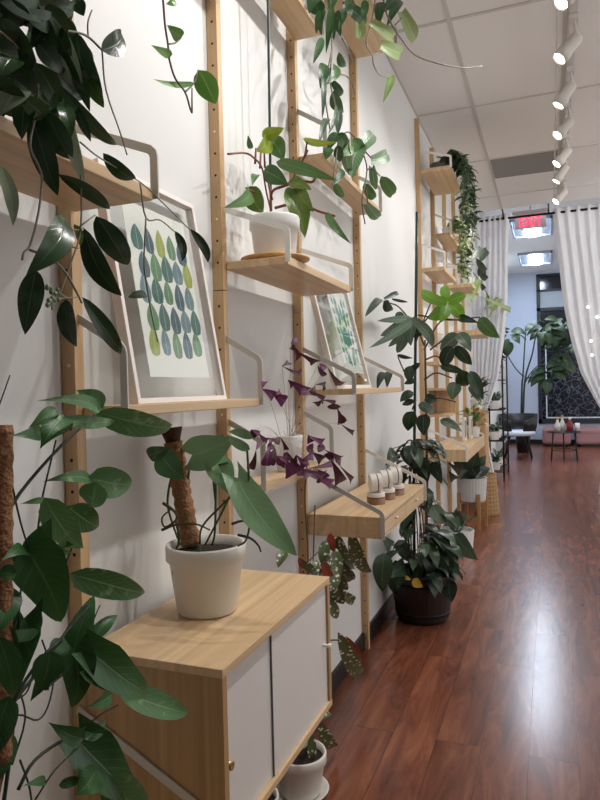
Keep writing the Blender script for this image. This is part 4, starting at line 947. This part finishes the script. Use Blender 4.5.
boxes = [(5.66, .10, .09, .12, 'jarwhite', 'white carton on the far shelf, nearest'), (5.68, .10, 0, 0, None, None), (6.02, .10, .08, .16, 'dark', 'tall dark carton on the far shelf'), (6.12, .12, .06, .10, 'jarwhite', 'small white carton at the far end of the shelf')]
for y, x, wd, h, m, lb in boxes:
    if m:
        e = empty('carton', (x, y, 1.6205), lb, 'box', 'cartons on the far shelf'); MB().box((x-.04, y-wd/2, 1.6205), (x+.04, y+wd/2, 1.6205+h)).build('box_body', M[m], e, bevel=.002); MB().box((x-.041, y-wd/2-.001, 1.6205+h*.85), (x+.041, y+wd/2+.001, 1.6205+h+.001)).build('lid', M[m], e)
# croton on far desk
yc = V((.26, 6.08, .8605)); e = plant('yellow_green_plant', yc, 'yellow green variegated plant on far desk above the rubber plant')
pot(e, yc, .045, .06, .1, M['pot2'])
mb = MB()
for k in range(42):
    a = rnd.uniform(0, 6.28); z = rnd.uniform(.08, .3); b = yc+V((.05*math.cos(a), .05*math.sin(a), z)); dv = V((math.cos(a), math.sin(a), rnd.uniform(-.4, .9))).normalized(); ln = rnd.uniform(.07, .13)
    if b.x+dv.x*ln < .05: continue
    mb.leaf(b, b+dv*ln, (math.cos(a)*.3, math.sin(a)*.3, 1), ln*.45, 'ovate', nv=7, mi=0 if rnd.random() < .6 else 1)
mb.build('foliage', [M['croton'], M['midg']], e)
MB().tube([yc+V((0, 0, .06)), yc+V((.005, 0, .3))], .006).build('stem', M['stem'], e)

# pothos on the highest far shelf
def pothos(name, c, label, r, h, spread, drop, n, mats, prob, potmat='pot2', front=.30):
    c = V(c); e = plant(name, c, label); pot(e, c, r*.8, r, h, M[potmat])
    mb = MB(); sb = MB()
    for s in range(max(6, n//28)):
        y = c.y+rnd.uniform(-spread, spread); x1 = front+rnd.uniform(0, .07); dr = drop*rnd.uniform(.45, 1)
        pts = [c+V((0, 0, h)), V(((c.x+x1)/2, (c.y+y)/2, c.z+h+.06)), V((x1, y, c.z+.05)), V((x1+rnd.uniform(-.02, .03), y+rnd.uniform(-.05, .05), c.z-dr*.5)), V((x1+rnd.uniform(-.03, .03), y+rnd.uniform(-.06, .06), c.z-dr))]
        sb.tube(pts, .0025, .0015, n=5)
        for k in range(28):
            t = rnd.random(); i = min(3, int(t*4)); f = t*4-i; p = pts[i].lerp(pts[i+1], f)
            a = rnd.uniform(0, 6.28); dv = V((math.cos(a)*.8+.25, math.sin(a), rnd.uniform(-1.2, .35))).normalized(); ln = rnd.uniform(.045, .08)
            m = 1 if rnd.random() < prob*max(0, min(1, (c.z-p.z)/drop*1.6)) else 0
            mb.leaf(p, p+dv*ln, V((dv.x*.3+.5, dv.y*.3-.4, .7)), ln*.62, 'heart', nv=6, mi=m)
    mb.build('foliage', [M[q] for q in mats], e); sb.build('vines', M['stem'], e)
pothos('trailing_pothos', (.14, 5.2, 2.9655), 'dark bushy pothos trailing from the highest far shelf', .085, .11, .26, .62, 420, ['pothos', 'pothosv'], .35, 'dark')
pothos('variegated_pothos', (.095, 5.87, 2.6205), 'pale variegated pothos trailing in white pot on small far shelf', .055, .11, .16, .42, 260, ['pothosv', 'pothos'], .3, front=.19)
wc = V((.145, 6.55, 2.7205)); e = plant('dark_leaf_pot_plant', wc, 'white pot with few dark trailing leaves before the left curtain')
pot(e, wc, .065, .085, .13, M['pot2'])
mb = MB(); pl = planeX(.27, .02)
for l in [(472, 258, 478, 250, 8), (480, 262, 487, 257, 7), (482, 262, 486, 274, 8), (480, 275, 485, 280, 6), (481, 284, 484, 288, 5), (476, 258, 483, 263, 6), (470, 256, 468, 248, 6)]: PXL(mb, l, pl, 'ovate')
mb.build('foliage', M['pothos'], e)
mb = MB(); mb.tube([wc+V((0, 0, .11)), onX(476, 252, .25), onX(481, 262, .27), onX(482, 276, .27), onX(482, 286, .27)], .004); mb.build('vines', M['stem'], e)
# monstera behind at (490,310): stands on the rack side
mc = V((.17, 6.55, 2.2805)); e = plant('split_leaf_plant', mc, 'pale split leaf plant on far shelf beside left curtain')
pot(e, mc, .06, .075, .1, M['pot2'])
mb = MB(); pl = planeX(.24, .03)
for l in [(492, 302, 478, 296, 5), (492, 303, 482, 310, 6), (492, 303, 487, 320, 6), (493, 303, 496, 318, 6), (493, 302, 500, 312, 6), (492, 301, 486, 292, 6), (492, 301, 497, 296, 5), (470, 300, 462, 295, 7), (474, 298, 480, 290, 7)]: PXL(mb, l, pl, 'lance', 0)
mb.build('foliage', M['pale'], e)
MB().tube([mc+V((0, 0, .08)), mc+V((.06, .0, .16)), planeX(.24)(492, 302)], .005).build('stem', M['stem'], e)
# wood standing board by the basket (tall bamboo plank unit)
e = empty('wooden_side_unit', (.19, 7.5, 0), 'narrow tall wooden unit behind the basket before the curtain', 'cabinet')
mb = MB(); mb.box((.02, 7.45, .03), (.22, 7.9, 1.04)); mb.build('body', M['bam_side'], e, bevel=.003)
MB().box((.02, 7.44, 1.04), (.225, 7.91, 1.06)).build('top', M['bam_y'], e); MB().box((.03, 7.46, 0), (.21, 7.89, .03)).build('plinth', M['dark'], e)
MB().box((.221, 7.47, .05), (.233, 7.88, 1.02)).build('door', M['bam_z'], e)
tc_ = V((.125, 7.66, 1.0605)); e = plant('potted_red_tinge_plant', tc_, 'leafy plant with reddish leaves on the narrow wooden unit')
pot(e, tc_, .06, .075, .11, M['pot2']); mb = MB()
for k in range(34):
    a = rnd.uniform(0, 6.28); z = rnd.uniform(.1, .34); b = tc_+V((.05*math.cos(a), .05*math.sin(a), z)); dv = V((math.cos(a), math.sin(a), rnd.uniform(-.3, 1))).normalized(); ln = rnd.uniform(.1, .18)
    if b.x+dv.x*ln < .05: continue
    mb.leaf(b, b+dv*ln, (math.cos(a)*.3, math.sin(a)*.3, 1), ln*.4, 'lance', nv=7, mi=rnd.choice((0, 0, 1)))
mb.build('foliage', [M['mon'], M['begred']], e); MB().tube([tc_+V((0, 0, .07)), tc_+V((0, 0, .33))], .006).build('stem', M['stem'], e)

# wire rack with plants beyond the curtain
rx0, rx1, ry0, ry1 = .035, .30, 9.35, 10.35
e = empty('wire_rack', ((rx0+rx1)/2, (ry0+ry1)/2, 0), 'tall black wire rack standing by the wall beyond left curtain', 'rack')
for x in (rx0, rx1):
    for y in (ry0, ry1): MB().tube([V((x, y, 0)), V((x, y, 1.78))], .012, n=8).build('post', M['black'], e)
rz = (.12, .55, .98, 1.4, 1.74)
for z in rz:
    mb = MB()
    for x in (rx0, rx1): mb.tube([V((x, ry0, z)), V((x, ry1, z))], .008, n=6); mb.tube([V((x, ry0, z-.05)), V((x, ry1, z-.05))], .006, n=6)
    for k in range(11): y = ry0+(ry1-ry0)*k/10; mb.tube([V((rx0, y, z)), V((rx1, y, z))], .005, n=5)
    mb.build('wire_shelf', M['black'], e)
rp = [(9.5, .56, .16), (9.9, .56, .18), (9.55, .99, .16), (9.95, .99, .18), (9.6, 1.41, .16), (10.1, .13, .2), (9.55, .13, .2)]
rl = ['white potted plant on rack, second tier nearest', 'white potted plant on rack, second tier middle', 'white potted plant on rack, third tier nearest', 'white potted plant on rack, third tier middle', 'white potted plant on the fourth tier of rack', 'white potted plant on the bottom tier of rack, farther one', 'white potted plant on bottom tier of rack, nearest one']
for i, (y, z, s) in enumerate(rp):
    c = V((.17, y, z)); e = empty('rack_pot_plant', c, rl[i], 'plant', 'potted plants on the wire rack')
    pot(e, c, .06, .08, .12, M['pot2']); mb = MB()
    for k in range(22):
        a = rnd.uniform(0, 6.28); b = c+V((.04*math.cos(a), .04*math.sin(a), rnd.uniform(.1, .2))); dv = V((math.cos(a)*.7, math.sin(a), rnd.uniform(-.4, .9))).normalized(); ln = rnd.uniform(.07, .13)
        if b.x+dv.x*ln < .03: continue
        mb.tube([c+V((0, 0, .08)), b], .003, n=4); mb.leaf(b, b+dv*ln, (0, 0, 1), ln*.45, 'ovate', nv=6)
    mb.build('foliage', M['mongrey'] if i % 2 else M['pothos'], e)

# ================================================================ CURTAINS
CYc, CZt = 8.25, 3.34
e = empty('curtain_rod', (.9, CYc, CZt), 'black curtain rod below the ceiling edge', 'curtain rod')
MB().tube([V((0.01, CYc, CZt)), V((2.6, CYc, CZt))], .014, n=10).build('rod', M['rod'], e)
for x in (.42, .93, 2.3): MB().tube([V((x, CYc, CZt)), V((x, CYc-.02, CZt+.05)), V((x, CEND+.02, CH+.01))], .01, n=6).build('rod_hook', M['rod'], e)
def curtain(label, left, right, nf, amp, tiez, name='curtain'):
    """left(z), right(z): edge X at height z"""
    e = empty(name, ((left(3)+right(3))/2, CYc, .03), label, 'curtain', 'sheer white curtains')
    mb = MB(); nc, nr = nf*10, 60; vs = []; fs = []
    for j in range(nr+1):
        z = CZt+.05-(CZt+.02)*j/nr
        a, b = left(z), right(z)
        squeeze = 1-.55*math.exp(-((z-tiez)/.35)**2)
        for i in range(nc+1):
            s = i/nc
            vs.append(V((a+(b-a)*s+.004*math.sin(z*5+s*9), CYc+amp*math.cos(2*PI*nf*s)*(.6+.4*squeeze)+.012*math.sin(3*z+s*14), z)))
    for j in range(nr):
        for i in range(nc): fs.append((j*(nc+1)+i, j*(nc+1)+i+1, (j+1)*(nc+1)+i+1, (j+1)*(nc+1)+i))
    mb.add(vs, fs); o = mb.build('cloth', M['curtain'], e); sm = o.modifiers.new('thick', 'SOLIDIFY'); sm.thickness = .003
    return e
def interp(tab):
    tab = sorted(tab)
    def f(z):
        if z <= tab[0][0]: return tab[0][1]
        for (z0, x0), (z1, x1) in zip(tab, tab[1:]):
            if z <= z1: return x0+(x1-x0)*(z-z0)/(z1-z0)
        return tab[-1][1]
    return f
def edge(pts): return [(onY(x, y, CYc).z, onY(x, y, CYc).x) for x, y in pts]
lr = interp(edge([(509, 218), (508, 260), (507, 300), (504, 340), (499, 375), (490, 402), (484, 412)])+[(.6, .2), (0, .3)])
curtain('left sheer white curtain gathered to the shelf wall', lambda z: .03, lr, 7, .026, .95)
rlx = interp(edge([(553, 213), (556, 240), (562, 290), (566, 315), (571, 340), (580, 372), (590, 390), (599, 406), (606, 414)])+[(.6, 1.5), (0, 1.42)])
curtain('right sheer white curtain sweeping to the right edge', rlx, lambda z: 2.3-.4*math.exp(-((z-1.0)/.5)**2), 12, .03, 1.0)
# glowing dots added for lamp reflections seen through the right curtain
e = empty('glow_dots', (1.4, 8.15, 2.0), 'small glowing dots added for lamp reflections at the right curtain', 'glow dots')
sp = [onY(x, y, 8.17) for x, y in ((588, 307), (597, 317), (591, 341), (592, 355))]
for p in sp: MB().lathe(p, [(0, -.016), (.012, -.009), (.016, 0), (.012, .009), (0, .016)], 12).build('glow_dot', M['glow_dot'], e)
MB().tube([onY(590, 230, 8.17)]+sp, .0015, n=4).build('wire', M['stempale'], e)  # thin line joining the added dots

# ================================================================ BEYOND THE CURTAIN
tro = []
for i, (ya, yb) in enumerate(((10.2, 11.4), (12.9, 14.1))):
    e = empty('ceiling_troffer', (.69, (ya+yb)/2, CH2-.03), ['cool white ceiling light panel nearer the exit sign', 'cool white ceiling light panel nearer the front window'][i], 'ceiling light', 'ceiling light panels beyond curtains')
    mb = MB(); xa, xb_ = .38, .99
    mb.box((xa, ya, CH2-.02), (xb_, yb, CH2-.004)); mb.box((xa, ya, CH2-.05), (xa+.03, yb, CH2-.02)); mb.box((xb_-.03, ya, CH2-.05), (xb_, yb, CH2-.02)); mb.box((xa, ya, CH2-.05), (xb_, ya+.03, CH2-.02)); mb.box((xa, yb-.03, CH2-.05), (xb_, yb, CH2-.02))
    mb.build('housing', M['trofpan'], e)
    mb = MB(); n = 10; vs = []; fs = []
    for k in range(n+1):
        a = PI*k/n; vs += [V(((xa+xb_)/2-.12*math.cos(a), ya+.04, CH2-.02-.04*math.sin(a))), V(((xa+xb_)/2-.12*math.cos(a), yb-.04, CH2-.02-.04*math.sin(a)))]
    for k in range(n): fs.append((2*k, 2*k+1, 2*k+3, 2*k+2))
    fs.append([2*k for k in range(n+1)]); fs.append([2*k+1 for k in range(n+1)][::-1])
    mb.add(vs, fs); mb.build('diffuser', M['trof'], e)
# exit sign
ex = onY(530.5, 222, 9.0)
e = empty('exit_sign', ex, 'red glowing EXIT sign hanging above the curtain gap', 'sign')
cu = bpy.data.curves.new('exit_letters', 'FONT'); cu.body = 'EXIT'; cu.align_x = 'CENTER'; cu.align_y = 'CENTER'; cu.size = .19; cu.extrude = .003; cu.offset = .0; cu.space_character = 1.05
t_ = bpy.data.objects.new('exit_letters_tmp', cu); COL.objects.link(t_)
dg = bpy.context.evaluated_depsgraph_get(); me = bpy.data.meshes.new_from_object(t_.evaluated_get(dg)); bpy.data.objects.remove(t_)
me.name = 'lettering'; me.materials.clear(); me.materials.append(M['exit'])
o = bpy.data.objects.new('lettering', me); COL.objects.link(o); o.parent = e; o.rotation_euler = (PI/2, 0, 0); o.location = (0, -.012, 0); o.scale = (.7, 1, 1)
MB().box((ex.x-.19, ex.y-.006, ex.z-.085), (ex.x+.19, ex.y+.006, ex.z+.11)).build('panel', M['exitpanel'], e)
MB().box((ex.x-.22, ex.y-.03, ex.z+.11), (ex.x+.22, ex.y+.03, ex.z+.15)).build('housing', M['lampbody'], e)
MB().tube([V((ex.x, ex.y, ex.z+.15)), V((ex.x, ex.y, CH2))], .01, n=8).build('hanger', M['lampbody'], e)

# chair
cc = V((.36, 12.3, 0))
e = empty('lounge_chair', cc, 'black tub chair with white seat pad beyond the rack', 'chair')
mb = MB(); vs = []; fs = []; n = 24
for j, (r, z) in enumerate(((.2, .40), (.29, .46), (.33, .6), (.34, .80))):
    for i in range(n+1):
        a = math.radians(20+(320*i/n)) + math.radians(-90)
        zz = z if j < 3 else z-.12*max(0, math.cos(a+math.radians(90)))
        vs.append(cc+V((r*math.cos(a), r*math.sin(a), zz)))
for j in range(3):
    for i in range(n): fs.append((j*(n+1)+i, j*(n+1)+i+1, (j+1)*(n+1)+i+1, (j+1)*(n+1)+i))
mb.add(vs, fs); o = mb.build('shell', M['blackseat'], e); s_ = o.modifiers.new('thick', 'SOLIDIFY'); s_.thickness = .03
MB().lathe(cc+V((0, -.06, .42)), [(0, 0), (.27, 0), (.3, .03), (.29, .075), (.2, .09), (0, .09)], 28).build('seat_pad', M['seatw'], e)
for (x, y) in ((-.2, -.2), (.2, -.2), (-.2, .2), (.2, .2)): MB().tube([cc+V((x*.7, y*.7, .43)), cc+V((x*1.15, y*1.15, 0))], .016, .011, n=8).build('leg', M['black'], e)
# table with bottles
tcn = V((1.12, 12.15, 0)); th = .50
e = empty('side_table', tcn, 'small round dark side table before the pink benches', 'table')
MB().lathe(tcn+V((0, 0, th-.02)), [(0, 0), (.27, 0), (.275, .01), (.27, .02), (0, .02)], 36).build('table_top', M['blackseat'], e)
for k in range(3):
    a = PI/2+k*2*PI/3; MB().tube([tcn+V((.2*math.cos(a), .2*math.sin(a), th-.02)), tcn+V((.24*math.cos(a), .24*math.sin(a), 0))], .012, n=8).build('leg', M['black'], e)
MB().lathe(tcn+V((0, 0, .17)), [(.205, 0), (.215, 0), (.215, .012), (.205, .012), (.205, 0)], 30).build('ring_shelf', M['black'], e)
for i, (x, y, h, r, m, lb) in enumerate(((-.10, -.05, .24, .05, 'dress', 'white tapered bottle on the side table, left'), (-.02, .05, .27, .045, 'dress', 'pale bottle on the side table, middle'), (.1, .02, .24, .055, 'redbox', 'dark red bottle with white cap on the side table'), (.22, 0, .14, .04, 'jarwhite', 'small white cup at the right of the side table'))):
    c = tcn+V((x, y, th+.0005)); e = empty('bottle' if i < 3 else 'cup', c, lb, 'bottle' if i < 3 else 'cup', 'items on the side table')
    if i == 3: MB().lathe(c, [(0, 0), (r*.8, 0), (r, h), (r*.9, h), (r*.7, .01), (0, .01)], 20).build('cup_body', M[m], e)
    else:
        MB().lathe(c, [(0, 0), (r, 0), (r, h*.45), (r*.4, h*.75), (r*.35, h*.85), (0, h*.85)], 20).build('bottle_body', M[m], e); MB().lathe(c+V((0, 0, h*.85)), [(0, 0), (r*.42, 0), (r*.42, h*.15), (0, h*.15)], 16).build('cap', M['jarwhite' if m == 'redbox' else 'gold'], e)
# benches
for i, (xa, xb_) in enumerate(((.74, 1.30), (1.40, 2.25))):
    e = empty('upholstered_bench', ((xa+xb_)/2, 14.85, 0), ['pink upholstered bench under the window, left one behind table', 'pink upholstered bench under the window, right one'][i], 'bench', 'pink benches')
    MB().box((xa, 14.6, .05), (xb_, 15.15, .40)).build('seat', M['pink'], e, bevel=.06); MB().box((xa+.08, 14.68, 0), (xb_-.08, 15.1, .06)).build('base', M['base'], e)
    mb = MB(); mb.tube([V((xa+.05, 14.598, .30)), V((xb_-.05, 14.598, .30))], .006, n=6); mb.build('seam', M['pink'], e)
# tree
trc = V((.40, 13.35, 0)); e = empty('fiddle_leaf_tree', trc, 'tall thin indoor tree with big green leaves before window', 'tree')
pot(e, trc, .11, .14, .36, M['blackseat'])
py = planeY(13.3); mb = MB()
for ln in [[(521, 425), (522, 385), (523, 375), (525, 340), (526, 332)], [(523, 420), (525, 380), (532, 355), (536, 335), (540, 330)], [(524, 385), (530, 374), (538, 366), (546, 364)], [(524, 377), (516, 369), (509, 358), (504, 350)], [(526, 340), (520, 335), (514, 340)], [(526, 378), (534, 377), (548, 376)]]:
    mb.tube([py(*p) for p in ln], (.02 if ln[0][1] > 400 else .012), .009, n=7)
b0 = py(522, 425); mb.tube([trc+V((0, 0, .3)), b0], .02)
mb.build('trunk', M['stemdark'], e)
mb = MB(); r3 = random.Random(11)
for (cx_, cy_, rx_, ry_, n) in ((545, 332, 13, 14, 26), (560, 330, 9, 10, 12), (564, 352, 8, 12, 14), (548, 378, 11, 12, 18), (560, 365, 8, 8, 8), (507, 338, 8, 10, 12)):
    for k in range(n):
        a = r3.uniform(0, 6.28); q = math.sqrt(r3.random()); x = cx_+rx_*q*math.cos(a)*.6; y = cy_+ry_*q*math.sin(a)*.6-3
        p = onY(x, y, 13.3+r3.uniform(-.2, .2)); dv = V((math.cos(a)*.6, r3.uniform(-.7, .3), -math.sin(a)*.5-.45)).normalized(); ln = r3.uniform(.2, .34)
        mb.leaf(p, p+dv*ln, V((r3.uniform(-.3, .3), -.7, .7)), ln*.62, 'ovate', nv=7, bow=.12)
mb.build('foliage', M['fiddle'], e)

# ================================================================ TRACK LIGHTS
e = empty('light_track', (1.07, 3.2, CH-.03), 'white ceiling track rail carrying the spot lamps', 'light track')
MB().box((1.055, -.3, CH-.034), (1.09, 7.5, CH-.0045)).build('rail', M['lampbody'], e)
MB().tube([V((.985, -.3, 3.27)), V((.985, 7.3, 3.27))], .006, n=6).build('wire_rod', M['grid'], e)
for y in (-.2, 1.5, 3.3, 5.2, 7.1): MB().tube([V((.985, y, 3.27)), V((.99, y, CH))], .004, n=6).build('rod_hanger', M['grid'], e)
LDIR = V((-.58, -.30, -.76)).normalized()
def track_lamp(y, label, aim, power, spread=95, X=1.0):
    y = y; d = aim.normalized(); A_ = V((X, y, 3.145)); Bk = A_-d*.15
    e = empty('track_spotlight', (X+.07, Bk.y, CH-.035), label, 'spot lamp', 'white spot lamps on the ceiling track')
    MB().lathe(A_, [(0, -.15), (.030, -.15), (.036, -.14), (.036, -.06), (.043, -.045), (.043, .012), (.038, .012), (.037, -.004), (0, -.004)], 26, axis=d).build('housing', M['lampbody'], e)
    MB().lathe(A_, [(.036, .0), (.030, .006), (0, .008)], 26, axis=d).build('lens', M['lampface'], e)
    Bm = A_-d*.09
    MB().tube([Bm, Bm+V((.03, 0, .05)), V((X+.072, Bm.y, CH-.05))], .009, n=8).build('arm', M['lampbody'], e)
    MB().box((X+.05, Bm.y-.045, CH-.058), (X+.095, Bm.y+.045, CH-.034)).build('adapter', M['lampbody'], e)
    L = bpy.data.lights.new('lamp_beam', 'SPOT'); L.energy = power; L.spot_size = math.radians(spread); L.spot_blend = .75; L.shadow_soft_size = .03; L.color = (1, .98, .955)
    o = bpy.data.objects.new('lamp_beam', L); COL.objects.link(o); o.location = A_+d*.03; o.rotation_euler = d.to_track_quat('-Z', 'Y').to_euler()
lamps = [(1.15, 0), (1.72, 0), (2.28, 0), (2.83, 0), (3.36, 1), (3.93, 2), (4.58, 3), (5.13, 4), (5.79, 5), (6.28, 6), (6.98, 7)]
lab = {1: 'spot lamp cut by the photo top, largest in view', 2: 'second spot lamp down the track from the photo top', 3: 'third spot lamp down the track from the photo top', 4: 'fourth spot lamp down the track, just above the grey panel', 5: 'fifth spot lamp down the track beside the grey panel', 6: 'sixth spot lamp down the track, above the exit sign', 7: 'last spot lamp on the track, nearest the curtains'}
for i, (y, k) in enumerate(lamps):
    j = [V((-.62, -.25, -.74)), V((-.55, -.1, -.83)), V((-.6, -.35, -.72))][(i+1) % 3]
    pw = 37 if i < 3 else 22
    track_lamp(y, lab.get(k, 'spot lamp on the track above the photo, number %s from the camera' % ['first', 'second', 'third', 'fourth', 'fifth'][i] if k == 0 else ''), j, pw)

e = empty('light_track', (2.9, 4.5, CH-.03), 'second ceiling track added out of view to light the curtains', 'light track')  # unseen track and lamps, added to brighten the curtains
MB().box((2.885, 1.0, CH-.034), (2.92, 7.5, CH-.0045)).build('rail', M['lampbody'], e)
for i, y in enumerate((2.0, 3.9, 5.6)):
    track_lamp(y, 'added unseen spot lamp on the second track, %s one' % ('nearest', 'middle', 'farthest')[i], V((-.42, .84, -.26)), (50, 95, 140)[i], X=2.83, spread=70)
# ================================================================ LIGHT
w = bpy.data.worlds.new('world'); sc.world = w; w.use_nodes = True
bg = w.node_tree.nodes['Background']; bg.inputs['Color'].default_value = (1, .985, .965, 1); bg.inputs['Strength'].default_value = 1.25
sc.view_settings.view_transform = 'Standard'; sc.view_settings.look = 'None'; sc.view_settings.exposure = 0; sc.view_settings.gamma = 1; sc.view_settings.use_curve_mapping = False
